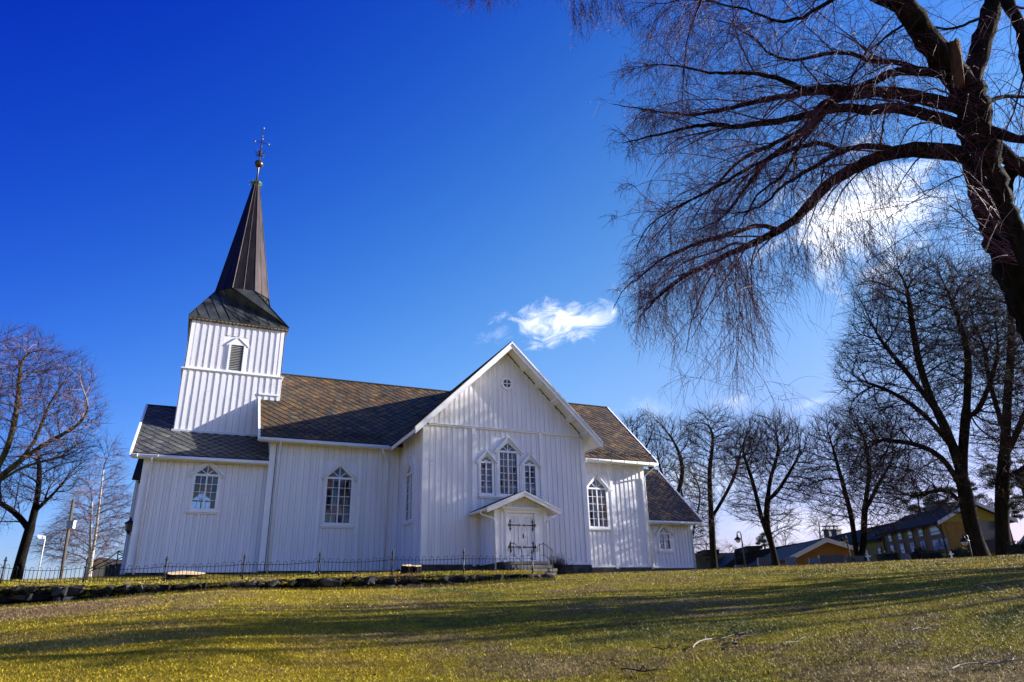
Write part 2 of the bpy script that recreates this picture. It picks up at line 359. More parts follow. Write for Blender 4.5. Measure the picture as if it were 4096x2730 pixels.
# lawn: polar sheet round the viewer, out to the horizon
rs = np.concatenate([np.linspace(.01, 10, 40), np.linspace(10.3, 62, 150), np.geomspace(63, 1500, 60)])
an = np.radians(np.linspace(-180, 180, 361)[:-1])
RR, AA = np.meshgrid(rs, an, indexing='ij'); X = CX+RR*np.sin(AA); Y = CY+RR*np.cos(AA); Z = lawn_z(X, Y)
ii = np.arange(len(rs)*360).reshape(len(rs), 360)
Q = np.stack([ii[:-1, :], np.roll(ii, -1, 1)[:-1, :], np.roll(ii, -1, 1)[1:, :], ii[1:, :]], -1).reshape(-1, 4)[:, ::-1]
struct(npmesh('lawn', np.stack([X, Y, Z], -1).reshape(-1, 3), Q, gm, None, True))
# terrace behind the retaining wall
ts = np.linspace(-40, 18.2, 150); ds = np.concatenate([np.linspace(-.28, 10, 60), np.linspace(10.5, 42, 50)])
T, D = np.meshgrid(ts, ds, indexing='ij'); X = FA[0]+FD[0]*T+FN[0]*D; Y = FA[1]+FD[1]*T+FN[1]*D
Z = terr_z(X, Y)+rng.normal(0, .012, X.shape)
Z[-1, :] -= 1.0; Z[0, :] -= 3; Z[:, -1] -= 6
Z = np.where(T > 17.0, np.minimum(Z, lawn_z(X, Y)-.05-.1*(T-17)), Z)
Z[:, 0] -= .35
n0, n1 = X.shape; ii = np.arange(n0*n1).reshape(n0, n1)
Q = np.stack([ii[:-1, :-1], ii[1:, :-1], ii[1:, 1:], ii[:-1, 1:]], -1).reshape(-1, 4)
struct(npmesh('terrace_ground', np.stack([X, Y, Z], -1).reshape(-1, 3), Q, gm, None, True))

# ================================================================ church
CHW = 8.8
OY, OX, ZE, ZA, ZS = .878, .685, 6.019, 10.944, 6.443
YN, ON, ZN, YR, ZR, XNW, VN = 4.055, .479, 6.117, 8.537, 10.95, -6.526, .665
XT0, XT1, YT, ZLT, ZTS, ZTT, ZOCT, ROCT, ZSP, ZBALL, ZTOP, OTW = -10.97, -6.245, 6.296, 8.968, 9.991, 12.942, 15.356, 1.449, 23.338, 24.842, 27.618, .192
YW, OW, XW0, VW, ZW, ZWR = 4.33, .335, -11.957, .606, 5.037, 8.464
OC, XC1, VC, ZC, ZCR = .637, 15.371, .718, 6.177, 11.012
YA, OA, XA1, VA, ZAE, ZAR = 5.073, .586, 19.283, .627, 2.846, 6.763
KT = (ZA-ZE)/(CHW/2+OX)
church = thing('church', 'white timber church with a dark spire, slate roofs and a gabled side wing', 'church', (4.4, YR, 0))
class Fr:
    """local wall frame: s along the wall, n outwards, z up"""
    def __init__(s, O, D, N): s.O = Vector(O); s.D = Vector(D); s.N = Vector(N)
    def p(s, a, n, z): return s.O+s.D*a+s.N*n+Vector((0, 0, z))
def lprism(mb, fr, poly, n0, n1): mb.prism([fr.p(a, n0, z) for a, z in poly], fr.N*(n1-n0))
def lbox(mb, fr, s0, s1, n0, n1, z0, z1): lprism(mb, fr, [(s0, z0), (s1, z0), (s1, z1), (s0, z1)], n0, n1)
def bar(mb, fr, a, b, t, n0, n1):
    """sloped board between two wall points (s,z), thickness t below the line"""
    lprism(mb, fr, [a, b, (b[0], b[1]-t), (a[0], a[1]-t)], n0, n1)
def bar2(mb, fr, a, b, w, n0, n1):
    d = Vector((b[0]-a[0], b[1]-a[1])).normalized(); q = Vector((-d.y, d.x))*(w/2)
    lprism(mb, fr, [(a[0]+q.x, a[1]+q.y), (b[0]+q.x, b[1]+q.y), (b[0]-q.x, b[1]-q.y), (a[0]-q.x, a[1]-q.y)], n0, n1)
def wall(name, fr, s0, s1, z0, top, ops=(), pitch=.285, bw=.15, bd=.03, ridge=None, parent=church, kinks=(), base=True):
    """boarded wall: backing strips with openings, then wide over-boards"""
    mb = MB()
    cuts = sorted(set([s0, s1]+list(kinks)+[x for o in ops for x in (o['c']-o['w'], o['c'], o['c']+o['w'])]))
    for a, b in zip(cuts[:-1], cuts[1:]):
        o = next((o for o in ops if o['c']-o['w']-1e-6 <= a and b <= o['c']+o['w']+1e-6), None)
        if o is None: lprism(mb, fr, [(a, z0), (b, z0), (b, top(b)), (a, top(a))], -.1, 0)
        else:
            f = lambda x: o['zt']+(o['za']-o['zt'])*max(0, 1-abs(x-o['c'])/o['w'])
            lprism(mb, fr, [(a, z0), (b, z0), (b, o['zb']), (a, o['zb'])], -.1, 0)
            lprism(mb, fr, [(a, f(a)), (b, f(b)), (b, top(b)), (a, top(a))], -.1, 0)
    n = int((s1-s0)/pitch); off = ((s1-s0)-n*pitch)/2
    for i in range(n+1):
        c = s0+off+i*pitch; a, b = max(c-bw/2, s0+.01), min(c+bw/2, s1-.01)
        if b-a < .03: continue
        a += random.uniform(-.006, .006); b += random.uniform(-.006, .006); d = bd+random.uniform(-.004, .004)
        o = next((o for o in ops if b > o['c']-o['w']-.12 and a < o['c']+o['w']+.12), None)
        segs = [(z0, None)] if o is None else [(z0, o['zb']-.1), (o.get('ztop', o['za'])+.1-max(0, 0), None)]
        if o is not None and o.get('round'): segs = [(z0, o['zb']-.05), (o['za']+.05, None)]
        for za, zb in segs:
            ta, tb = (top(a), top(b)) if zb is None else (zb, zb)
            if min(ta, tb) <= za: continue
            if min(ta, tb)-za > 3 and random.random() < .55:      # boards are butt-jointed here and there
                zj = za+(min(ta, tb)-za)*random.uniform(.45, .75)
                lprism(mb, fr, [(a, za), (b, za), (b, zj-.006), (a, zj-.006)], 0, d); lprism(mb, fr, [(a, zj+.006), (b, zj+.006), (b, tb), (a, ta)], 0, d-.004)
            else: lprism(mb, fr, [(a, za), (b, za), (b, tb), (a, ta)], 0, d)
            if b+.03 < s1: mb.cur = 1; lprism(mb, fr, [(b+.001, za), (b+.017, za), (b+.017, tb), (b+.001, ta)], 0, .004); mb.cur = 0  # dark strip beside each over-board: crevice shade put in as colour
    if base: lbox(mb, fr, s0, s1, 0, .075, z0-.05, z0+.07)
    return mb.build(name, [white, crevice_shade], parent)
def window(fr, c, w, zb, zt, za, cols, rows, hood=True, label=None, hw=None, zh=None, sill=True):
    """pointed window: casing + muntins (the part), pane, hood and sill as sub-parts. za = apex of the glass triangle"""
    mb = MB(); tr = .10; ct = zt+tr; fw = .1
    k = (za-ct)/w
    for sg in (-1, 1):
        lprism(mb, fr, [(c+sg*w, zb-.02), (c+sg*(w+fw), zb-.02), (c+sg*(w+fw), ct), (c+sg*w, ct)], -.06, .07)
        lprism(mb, fr, [(c+sg*(w+fw), zb-.02), (c+sg*(w+fw+.05), zb-.02), (c+sg*(w+fw+.05), ct), (c+sg*(w+fw), ct)], 0, .05)
        lprism(mb, fr, [(c, za), (c, za+fw*1.6), (c+sg*(w+fw+.05), ct+.02), (c+sg*(w+fw*.2), ct)], -.06, .066)
    lbox(mb, fr, c-w-fw, c+w+fw, -.06, .063, zb-.12, zb-.021)
    lbox(mb, fr, c-w+.001, c+w-.001, -.05, .055, zt, ct)
    if cols % 2 == 0: lbox(mb, fr, c-.032, c+.032, -.045, .04, zb, zt-.001)
    for i in range(1, cols):
        if cols % 2 == 0 and i == cols//2: continue
        x = c-w+2*w*i/cols; lbox(mb, fr, x-.012, x+.012, -.035, .022, zb, zt-.001)
    for j in range(1, rows):
        z = zb+(zt-zb)*j/rows; lbox(mb, fr, c-w+.001, c+w-.001, -.032, .019, z-.012, z+.012)
    lbox(mb, fr, c-.016, c+.016, -.035, .025, ct+.001, za-.02)
    for sg in (-1, 1): bar2(mb, fr, (c+sg*.02, ct+.01), (c+sg*w*.52, ct+(za-ct)*.46), .03, -.033, .021)
    o = mb.build('window', white2, church)
    g = MB(); g.prism([fr.p(c-w, -.02, zb), fr.p(c+w, -.02, zb), fr.p(c+w, -.02, ct), fr.p(c, -.02, za), fr.p(c-w, -.02, ct)], fr.N*.004)
    g.build('pane', glass, o)
    if hood:
        h = MB(); hw = hw or w+.25; zh = zh or za+.28; ze = ct-.06
        for sg in (-1, 1):
            bar(h, fr, (c, zh), (c+sg*hw, ze), .075, 0.0, .17)
            bar(h, fr, (c, zh-.078), (c+sg*(hw-.05), ze-.05), .09, 0.001, .115)
        h.build('hood', white2, o)
    if sill:
        s_ = MB(); lbox(s_, fr, c-w-.2, c+w+.2, 0, .13, zb-.2, zb-.122); lbox(s_, fr, c-w-.16, c+w+.16, 0, .085, zb-.26, zb-.201)
        s_.build('sill', white2, o)
    return o
def op(c, w, zb, zt, za): return dict(c=c, w=w, zb=zb, zt=zt+.1, za=za, ztop=za+.18)
SOUTH = lambda y, x=0: Fr((x, y, 0), (1, 0, 0), (0, -1, 0))
NORTH = lambda y: Fr((0, y, 0), (1, 0, 0), (0, 1, 0))
# --- windows: (frame, c, w, zb, zt, za, cols, rows)
wW = (-9.25, .49, 2.71, 4.19, 4.70); wN = (-3.11, .60, 2.17, 4.30, 4.96); wC = (11.97, .61, 2.33, 4.45, 5.09); wA = (17.24, .38, 1.21, 2.08, 2.50)
wF = [(4.41, .47, 3.27, 5.31, 5.83), (3.22, .29, 3.27, 4.72, 5.07), (5.60, .29, 3.27, 4.72, 5.07)]
ysym = lambda y: 2*YR-y
kN = (ZR-ZN)/(YR-(YN-ON)); kW = (ZWR-ZW)/(YR-(YW-OW)); kC = (ZCR-ZC)/(YR-(YN-OC)); kA = (ZAR-ZAE)/(YR-(YA-OA))
flat = lambda z: (lambda x: z)
wall('wall', SOUTH(YW), XW0, XNW, -.08, flat(ZW+.1), [op(*wW)])
wall('wall', NORTH(ysym(YW)), XW0, XNW, -.08, flat(ZW+.1), [op(*wW)])
wall('wall', SOUTH(YN), XNW, -.001, -.04, flat(ZN+.1), [op(*wN)])
wall('wall', NORTH(ysym(YN)), XNW, XC1, -.04, flat(ZN+.1), [op(*wN)])
wall('wall', SOUTH(YN+.013), CHW+.001, XC1, .11, flat(ZC+.1), [op(*wC)], pitch=.30)
wall('wall', SOUTH(YA), XC1+.001, XA1, .12, flat(ZAE+.1), [op(*wA)], pitch=.27)
wall('wall', SOUTH(0), 0, CHW, 0, flat(ZS), [op(*w) for w in wF], pitch=.285)
gt = lambda x: ZA-.27-KT*abs(x-CHW/2)
RW = dict(c=4.42, w=.31, zb=8.64, zt=8.95, za=9.26, round=True)
wall('gable_wall', SOUTH(-.045), .05, CHW-.05, ZS+.07, gt, [], pitch=.262, kinks=(CHW/2,), base=False)
frW = Fr((0, 0, 0), (0, 1, 0), (-1, 0, 0)); frE = Fr((CHW, 0, 0), (0, 1, 0), (1, 0, 0))
wX = (2.02, .55, 2.17, 4.35, 4.89)
wall('wall', frW, 0.0, YN, 0, flat(ZE+.45), [op(*wX)])
wall('wall', frE, 0.0, YN, 0, flat(ZE+.45), [])
# gable ends of nave, wing, chancel and annex
gab = lambda k, zr: (lambda y: zr-.16-k*abs(y-YR))
wall('wall', Fr((XNW, 0, 0), (0, 1, 0), (-1, 0, 0)), YN, ysym(YN), -.04, gab(kN, ZR), kinks=(YR,))
wall('wall', Fr((XW0, 0, 0), (0, 1, 0), (-1, 0, 0)), YW, ysym(YW), -.08, gab(kW, ZWR), kinks=(YR,))
wall('wall', Fr((XC1, 0, 0), (0, 1, 0), (1, 0, 0)), YN+.013, ysym(YN), .11, gab(kC, ZCR), kinks=(YR,))
wall('wall', Fr((XA1, 0, 0), (0, 1, 0), (1, 0, 0)), YA, ysym(YA), .12, gab(kA, ZAR), kinks=(YR,))
wall('wall', NORTH(ysym(YA)), XC1, XA1, .12, flat(ZAE+.1), [op(*wA)])
window(SOUTH(YW), *wW, 4, 4, hw=.76, zh=4.96); window(NORTH(ysym(YW)), *wW, 4, 4, hood=False)
window(SOUTH(YN), *wN, 4, 5, hw=.89, zh=5.26); window(NORTH(ysym(YN)), *wN, 4, 5, hood=False)
window(SOUTH(YN+.013), *wC, 4, 5, hw=.83, zh=5.39); window(NORTH(ysym(YN)), *wC, 4, 5, hood=False)
window(SOUTH(YA), *wA, 2, 3, hw=.66, zh=2.75)
window(SOUTH(0), *wF[0], 4, 6, hw=.77, zh=6.15, sill=False)
window(SOUTH(0), *wF[1], 2, 5, hw=.56, zh=5.36, sill=False); window(SOUTH(0), *wF[2], 2, 5, hw=.56, zh=5.36, sill=False)
window(frW, *wX, 4, 5, hw=.80, zh=5.3)
# common sill below the three facade windows, moulded posts between them
mb = MB(); f0 = SOUTH(0)
lbox(mb, f0, 2.78, 6.05, 0, .12, 3.07, 3.148); lbox(mb, f0, 2.83, 6.0, 0, .08, 3.0, 3.068)
for x in (3.70, 3.78, 5.05, 5.13): lbox(mb, f0, x-.03, x+.03, 0, .10, 3.15, 4.75)
mb.build('window_sill', white2, church)
# round window in the gable
fg = SOUTH(-.045); mb = MB(); k = 28
for j in range(k):
    a, b = 2*math.pi*j/k, 2*math.pi*(j+1)/k; q = lambda r, t: (4.42+r*math.cos(t), 8.95+r*math.sin(t))
    lprism(mb, fg, [q(.22, a), q(.34, a), q(.34, b), q(.22, b)], 0, .085)
lbox(mb, fg, 4.40, 4.44, .035, .06, 8.73, 9.17); lbox(mb, fg, 4.20, 4.64, .036, .058, 8.93, 8.97)
rw = mb.build('round_window', white2, church)
m_dark = mat('dark_glass', (.012, .016, .03), .06, spec=.6)
mb = MB(); mb.prism([fg.p(4.42+.225*math.cos(2*math.pi*j/24), .034, 8.95+.225*math.sin(2*math.pi*j/24)) for j in range(24)], fg.N*.003); mb.build('pane', m_dark, rw)
# string course, corner boards, plank strips
def strips(name, items, m=white2):
    mb = MB()
    for fr, s0, s1, n0, n1, z0, z1 in items: lbox(mb, fr, s0, s1, n0, n1, z0, z1)
    return mb.build(name, m, church)
strips('string_course', [(f0, .22, CHW-.22, 0, .09, ZS-.03, ZS+.04), (f0, .2, CHW-.2, 0, .13, ZS+.041, ZS+.075)])
strips('corner_board', [(f0, -.055, .2, .0, .055, -.02, ZE+.3), (frW, -.05, .2, .0, .054, -.02, ZE+.3)])
strips('corner_board', [(f0, CHW-.2, CHW+.055, .0, .055, -.02, ZE+.3), (frE, -.05, .2, .0, .054, -.02, ZE+.3)])
strips('corner_board', [(SOUTH(YN), XNW-.055, XNW+.3, 0, .055, -.06, ZN-.1), (Fr((XNW, 0, 0), (0, 1, 0), (-1, 0, 0)), YN-.05, YN+.2, 0, .054, -.06, ZN)])
strips('corner_board', [(SOUTH(YW), XW0-.055, XW0+.24, 0, .055, -.1, ZW-.1), (Fr((XW0, 0, 0), (0, 1, 0), (-1, 0, 0)), YW-.05, YW+.22, 0, .054, -.1, ZW)])
strips('corner_board', [(SOUTH(YN+.013), XC1-.22, XC1+.055, 0, .055, .06, ZC-.1), (Fr((XC1, 0, 0), (0, 1, 0), (1, 0, 0)), YN-.03, YN+.2, 0, .054, .06, ZC)])
strips('corner_board', [(SOUTH(YA), XA1-.2, XA1+.055, 0, .055, .08, ZAE-.05), (Fr((XA1, 0, 0), (0, 1, 0), (1, 0, 0)), YA-.05, YA+.2, 0, .054, .08, ZAE)])
def plank(fr, x, z0, z1, w=.17):
    mb = MB(); lbox(mb, fr, x-w/2, x+w/2, 0, .085, z0-.12, z1)
    for z in np.linspace(z0+.4, z1-.3, 5): mb.sphere(fr.p(x+.02, .09, z), .028, 8)
    mb.build('plank_strip', white2, church)
plank(f0, 2.55, 0, ZS-.03); plank(f0, 6.27, 0, ZS-.03)
plank(SOUTH(YN), -4.08, -.04, ZN-.15); plank(SOUTH(YN), -2.13, -.04, ZN-.15)
plank(SOUTH(YN+.013), 13.0, .11, ZC-.15); plank(frW, 3.05, 0, ZE+.2); plank(frW, 1.05, 0, ZE+.2)
# foundations: rough dark stone, a little set back / proud
def found(x0, y0, x1, y1, z0, z1):
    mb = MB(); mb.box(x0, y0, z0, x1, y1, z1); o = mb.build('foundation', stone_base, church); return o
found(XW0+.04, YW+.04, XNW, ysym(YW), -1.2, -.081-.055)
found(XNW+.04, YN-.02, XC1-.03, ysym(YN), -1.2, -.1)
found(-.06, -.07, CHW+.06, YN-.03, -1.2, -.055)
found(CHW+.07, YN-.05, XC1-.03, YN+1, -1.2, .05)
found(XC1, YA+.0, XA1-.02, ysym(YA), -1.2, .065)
# ceilings and floors inside (seen through the panes)
mb = MB()
mb.box(XW0+.15, YW+.15, ZW-.05, XNW-.02, ysym(YW)-.15, ZW); mb.box(XNW+.15, YN+.15, ZN-.05, XC1-.15, ysym(YN)-.15, ZN)
mb.box(.15, .15, ZE+.1, CHW-.15, YN-.1, ZE+.15); mb.box(XC1+.15, YA+.15, ZAE-.02, XA1-.15, ysym(YA)-.15, ZAE+.03)
mb.build('ceiling', wood_old, church)
mb = MB(); mb.box(XW0+.15, YW+.15, -.06, XA1-.2, ysym(YW)-.15, -.02); mb.box(.15, .15, -.06, CHW-.15, YN, -.02)
mb.build('interior_floor', wood_old, church)
# ---------------------------------------------------------------- roofs
def tile_roof(name, O, U, V, L, H, m, keep=None, tw=.50, th=.46, parent=church, thick=.022):
    """diamond slates laid over a slope: O lower corner, U along the eave, V up the slope"""
    O, U, V = Vector(O), Vector(U).normalized(), Vector(V).normalized(); N = U.cross(V); N = N if N.z > 0 else -N
    O = np.array(O); U = np.array(U); V = np.array(V); N = np.array(N)
    Vs = []; Qs = []; n = 0; rows = int(H/(th/2))+3; cols = int(L/tw)+3
    for j in range(-1, rows):
        for i in range(-1, cols):
            cu = i*tw+(j % 2)*tw/2; cv = j*th/2
            g_ = .045; pts = [(cu, cv-th*.5+g_*.3), (cu+tw*.5-g_*.75, cv), (cu, cv+th*.5-g_), (cu-tw*.5+g_*.1, cv+g_*.2)]
            if keep and not keep(min(max(cu, 0), L), min(max(cv, 0), H)): continue
            pts = [(min(max(a, 0), L), min(max(b, 0), H)) for a, b in pts]
            ar = abs(sum(pts[q][0]*pts[(q+1) % 4][1]-pts[(q+1) % 4][0]*pts[q][1] for q in range(4)))/2
            if ar < 1e-3: continue
            tl = rng.normal(0, .0035, 3)
            h = [.042+tl[0], .028+tl[1], .014, .028+tl[2]]
            top = [O+U*a+V*b+N*q for (a, b), q in zip(pts, h)]; bot = [p-N*thick for p in top]
            # fold each slate's lower edge down as a little side face
            v8 = top+[bot[3], bot[0], bot[1]]
            Vs.append(np.array(v8)); Qs.append(np.array([[0, 1, 2, 3], [4, 5, 0, 3], [5, 6, 1, 0]])+n); n += 7
    return npmesh(name, np.concatenate(Vs), np.concatenate(Qs), m, parent)
def slope(name, O, U, V, L, H, m, keep=None, poly=None, tiles=True):
    """roof slab (underlay) with slates as its sub-part"""
    O, U, V = Vector(O), Vector(U).normalized(), Vector(V).normalized(); N = U.cross(V); N = N if N.z > 0 else -N
    mb = MB(); pl = poly or [(0, 0), (L, 0), (L, H), (0, H)]
    mb.prism([O+U*a+V*b+N*.004 for a, b in pl], N*-.10)
    o = mb.build(name, slate_moss, church)
    if tiles: tile_roof('slates', O, U, V, L, H, m, keep, parent=o)
    return o
hyp = lambda k: math.sqrt(1+k*k)
DYN = YR-(YN-ON)
# nave: the tower stands in the first part of the slope
tx = XT1-(XNW-VN); vt = (YT-(YN-ON))*hyp(kN)
slope('nave_roof', (XNW-VN, YN-ON, ZN), (1, 0, 0), (0, 1, kN), 4.4-(XNW-VN), DYN*hyp(kN), slate_warm,
      keep=lambda u, v: not (u < tx-.05 and v > vt-.05), poly=[(0, 0), (4.4-XNW+VN, 0), (4.4-XNW+VN, DYN*hyp(kN)), (tx, DYN*hyp(kN)), (tx, vt), (0, vt)])
slope('nave_roof', (XNW-VN, 2*YR-(YN-ON), ZN), (1, 0, 0), (0, -1, kN), XC1+VC-(XNW-VN), DYN*hyp(kN), slate_warm, tiles=False)
DYC = YR-(YN-OC)
slope('chancel_roof', (4.4, YN-OC, ZC), (1, 0, 0), (0, 1, kC), XC1+VC-4.4, DYC*hyp(kC), slate_warm)
DYW = YR-(YW-OW); tx2 = XT0-(XW0-VW); vt2 = (YT-(YW-OW))*hyp(kW)
slope('wing_roof', (XW0-VW, YW-OW, ZW), (1, 0, 0), (0, 1, kW), XNW-.03-(XW0-VW), DYW*hyp(kW), slate_grey,
      keep=lambda u, v: not (u > tx2+.1 and v > vt2+.1), poly=[(0, 0), (XNW-.03-XW0+VW, 0), (XNW-.03-XW0+VW, vt2), (tx2, vt2), (tx2, DYW*hyp(kW)), (0, DYW*hyp(kW))])
slope('wing_roof', (XW0-VW, 2*YR-(YW-OW), ZW), (1, 0, 0), (0, -1, kW), XNW-.03-(XW0-VW), DYW*hyp(kW), slate_grey, tiles=False)
DYA = YR-(YA-OA)
slope('annex_roof', (XC1+.02, YA-OA, ZAE), (1, 0, 0), (0, 1, kA), XA1+VA-XC1-.02, DYA*hyp(kA), slate_warm)
slope('annex_roof', (XC1+.02, 2*YR-(YA-OA), ZAE), (1, 0, 0), (0, -1, kA), XA1+VA-XC1-.02, DYA*hyp(kA), slate_warm, tiles=False)
# transept: both slopes run back into the nave roof (valley)
HT = (CHW/2+OX)*hyp(KT)
yv = lambda z: (YN-ON)+(z-ZN)/kN
def tkeep(u, v): return -OY+u < yv(ZE+KT*v/hyp(KT))+.3
LT = YR+OY
pv = [(0, 0), (yv(ZE)+OY+.1, 0), (LT, HT), (0, HT)]
slope('transept_roof', (-OX, -OY, ZE), (0, 1, 0), (1, 0, KT), LT, HT, slate_warm, keep=tkeep, poly=pv)
slope('transept_roof', (CHW+OX, -OY, ZE), (0, 1, 0), (-1, 0, KT), LT, HT, slate_warm, keep=tkeep, poly=pv)
# ridge caps
mb = MB()
for a, b in (((XT1, YR, ZR+.03), (4.4, YR, ZR+.03)), ((4.4, YR, ZCR+.04), (XC1+VC, YR, ZCR+.04)), ((XC1+.02, YR, ZAR+.04), (XA1+VA, YR, ZAR+.04)), ((XW0-VW, YR, ZWR+.03), (XT0, YR, ZWR+.03)), ((4.4, -OY+.06, ZA+.03), (4.4, YR, ZA+.03))):
    mb.tube([a, b], .065, 6)
mb.build('ridge_cap', slate_moss, church)
# barge boards, fascias and soffits of the facade gable
def gable_trim(xc, y0, hx, za, k, ext=.0, dep=.27):
    fr = SOUTH(y0); mb = MB()
    for sg in (-1, 1):
        e = (xc+sg*hx, za-k*hx)
        bar(mb, fr, (xc, za-.03), (e[0], e[1]-.03), dep, -.05, .012)
        bar(mb, fr, (xc, za+.055), (e[0]+sg*.03, e[1]+.055-.03*k), .11, -.04, .06)
    return mb.build('barge_board', white2, church)
gable_trim(CHW/2, -OY, CHW/2+OX, ZA, KT)
mb = MB()
for sg in (-1, 1):      # boarded soffit with the purlin ends showing
    x0 = 4.4; x1 = 4.4+sg*(4.4+OX-.02)
    zt = lambda x: ZA-.155-KT*abs(x-4.4)
    mb.prism([(x0, -OY+.05, zt(x0)), (x1, -OY+.05, zt(x1)), (x1, -OY+.05, zt(x1)-.03), (x0, -OY+.05, zt(x0)-.03)], (0, OY-.1, 0))
    mb.prism([(4.4+sg*4.36, -.04, zt(4.4+sg*4.36)), (x1, -.04, zt(x1)), (x1, -.04, zt(x1)-.03), (4.4+sg*4.36, -.04, zt(4.4+sg*4.36)-.03)], (0, YN-ON, 0))
    for f_ in (.2, .4, .6, .8, .985):
        x = 4.4+sg*(4.4)*f_; z = zt(x)-.035
        mb.prism([(x-.09, -OY+.1, z+.09*KT*sg), (x+.09, -OY+.1, z-.09*KT*sg), (x+.09, -OY+.1, z-.09*KT*sg-.13), (x-.09, -OY+.1, z+.09*KT*sg-.13)], (0, OY-.15, 0))
mb.build('soffit', white2, church)
# verge boards seen edge-on at the ends of the long roofs, eave boards below the slates
def verge(x, y0, z0, k, y1, t=.05, d=.26):
    z = lambda y: z0+k*(y-y0)
    for a, b in ((y0, y1), (2*YR-y0, 2*YR-y1)):
        mb = MB()
        mb.prism([(x-t, a, z0+.075), (x-t, b, z(y1)+.075), (x-t, b, z(y1)-d+.075), (x-t, a, z0-d+.075)], (2*t, 0, 0)); mb.build('verge_board', white2, church)
verge(XNW-VN, YN-ON-.02, ZN, kN, YT-.01, .05, .3); verge(XW0-VW, YW-OW-.02, ZW, kW, YR)
verge(XC1+VC, YN-OC-.02, ZC, kC, YR); verge(XA1+VA, YA-OA-.02, ZAE, kA, YR)
mb = MB(); mb.box(XNW-VN-.05, YT-.16, ZLT-.02, XT1+.03, YT+.0, ZLT+.07); mb.build('ledge_board', white2, church)
def eave(x0, x1, y, z, yw):
    mb = MB(); mb.box(x0, y+.01, z-.22, x1, y+.05, z-.02)
    mb.prism([(x0, y+.05, z-.21), (x0, yw+.0, z-.12), (x0, yw+.0, z-.15), (x0, y+.05, z-.24)], (x1-x0, 0, 0))
    return mb.build('eave_board', white2, church)
eave(XNW-VN+.06, -OX-.02, YN-ON, ZN, YN); eave(CHW+.02, XC1+VC-.06, YN-OC, ZC, YN+.01); eave(XW0-VW+.06, XNW-.06, YW-OW, ZW, YW); eave(XC1+.02, XA1+VA-.06, YA-OA, ZAE, YA)
for sg in (-1, 1):
    mb = MB(); x = 4.4+sg*(4.4+OX); mb.box(min(x, x-sg*.05), -OY+.06, ZE-.2, max(x, x-sg*.05), yv(ZE)+.2 if sg < 0 else YN-OC+.1, ZE-.03); mb.build('eave_board', white2, church)
# gutters with brackets, downpipes
def gutter(a, b, r=.075, brk=True):
    mb = MB(); a, b = Vector(a), Vector(b); mb.tube([a, b], r, 10)
    n = int((b-a).length/.9)
    if brk:
        for i in range(n+1):
            p = a.lerp(b, (i+.3)/(n+1)); d = (b-a).normalized()*.015; mb.tube([p-d, p+d], r+.016, 10)
    return mb.build('gutter', white2, church, True)
gutter((XNW-VN, YN-ON-.09, ZN-.14), (-OX-.02, YN-ON-.09, ZN-.16)); gutter((XW0-VW+.02, YW-OW-.09, ZW-.13), (XNW-.06, YW-OW-.09, ZW-.15))
gutter((CHW+.05, YN-OC-.09, ZC-.14), (XC1+VC-.05, YN-OC-.09, ZC-.14)); gutter((XC1+.05, YA-OA-.09, ZAE-.13), (XA1+VA-.05, YA-OA-.09, ZAE-.13))
def pipe(pts, r=.045):
    mb = MB(); pts = [Vector(p) for p in pts]; q = [pts[0]]
    for i in range(1, len(pts)-1):
        for t in (.0, .25, .5, .75, 1.0):
            a = pts[i].lerp(pts[i-1], .12 if (pts[i]-pts[i-1]).length > .3 else .3); b = pts[i].lerp(pts[i+1], min(.3, .12/(pts[i+1]-pts[i]).length+.02))
            q.append(a.lerp(pts[i], t).lerp(pts[i].lerp(b, t), t))
    q.append(pts[-1]); mb.tube(q, r, 8)
    L = pts[-1]-pts[-2]
    for f_ in (.08, .4, .72, .96): p = pts[-2]+L*f_; mb.tube([p, p+L.normalized()*.05], r+.012, 8)
    return mb.build('downpipe', white2, church, True)
pipe([(-1.11, YN-ON-.09, ZN-.15), (-1.11, YN-ON-.09, ZN-.34), (-.68, YN-.1, 5.3), (-.68, YN-.1, -.05)])
pipe([(XNW+.36, YN-ON-.09, ZN-.15), (XNW+.36, YN-ON-.09, ZN-.3), (XNW+.36, YN-.11, 5.35), (XNW+.36, YN-.11, -.2)])
pipe([(XW0+.28, YW-OW-.09, ZW-.15), (XW0+.28, YW-OW-.09, ZW-.4), (XW0+.28, YW-.11, 4.25), (XW0+.28, YW-.11, -.2)])
pipe([(XC1+.4, YN-OC-.09, ZC-.15), (XC1+.4, YN-OC-.09, ZC-.35), (XC1+.0, YN-.12, 5.35), (XC1+.0, YN-.12, -.05)])
pipe([(XA1+.3, YA-OA-.09, ZAE-.14), (XA1+.3, YA-OA-.09, ZAE-.25), (XA1+.05, YA-.11, 2.3), (XA1+.05, YA-.11, -.1)])
mb = MB(); mb.tube([(XNW+.24, YN-.075, 5.9), (XNW+.24, YN-.075, -.2)], .014, 5); mb.build('lightning_cable', iron, church)
# snow guards
def guard(x0, x1, y0, z0, k, up):
    mb = MB(); y = y0+up; z = z0+k*up
    for h in (.10, .17, .24): mb.tube([(x0, y-h*.45, z+h), (x1, y-h*.45, z+h)], .014, 5)
    n = int((x1-x0)/.95)
    for i in range(n+1):
        x = x0+.1+(x1-x0-.2)*i/n; mb.tube([(x, y-.13, z-.05), (x, y-.11, z+.27)], .022, 5); mb.tube([(x, y-.11, z+.26), (x, y+.12, z+.14)], .018, 4)
    mb.build('snow_guard', iron, church)
guard(XNW-VN+.15, -1.1, YN-ON, ZN, kN, .33); guard(CHW+OX-.2, XC1+VC-.15, YN-OC, ZC, kC, .33)
# chimney on the annex
mb = MB(); mb.box(XC1+.15, YR-1.1, ZAR-1.2, XC1+.75, YR-.5, ZAR+.55); mb.box(XC1+.10, YR-1.15, ZAR+.551, XC1+.80, YR-.45, ZAR+.65); mb.build('chimney', brick, church)
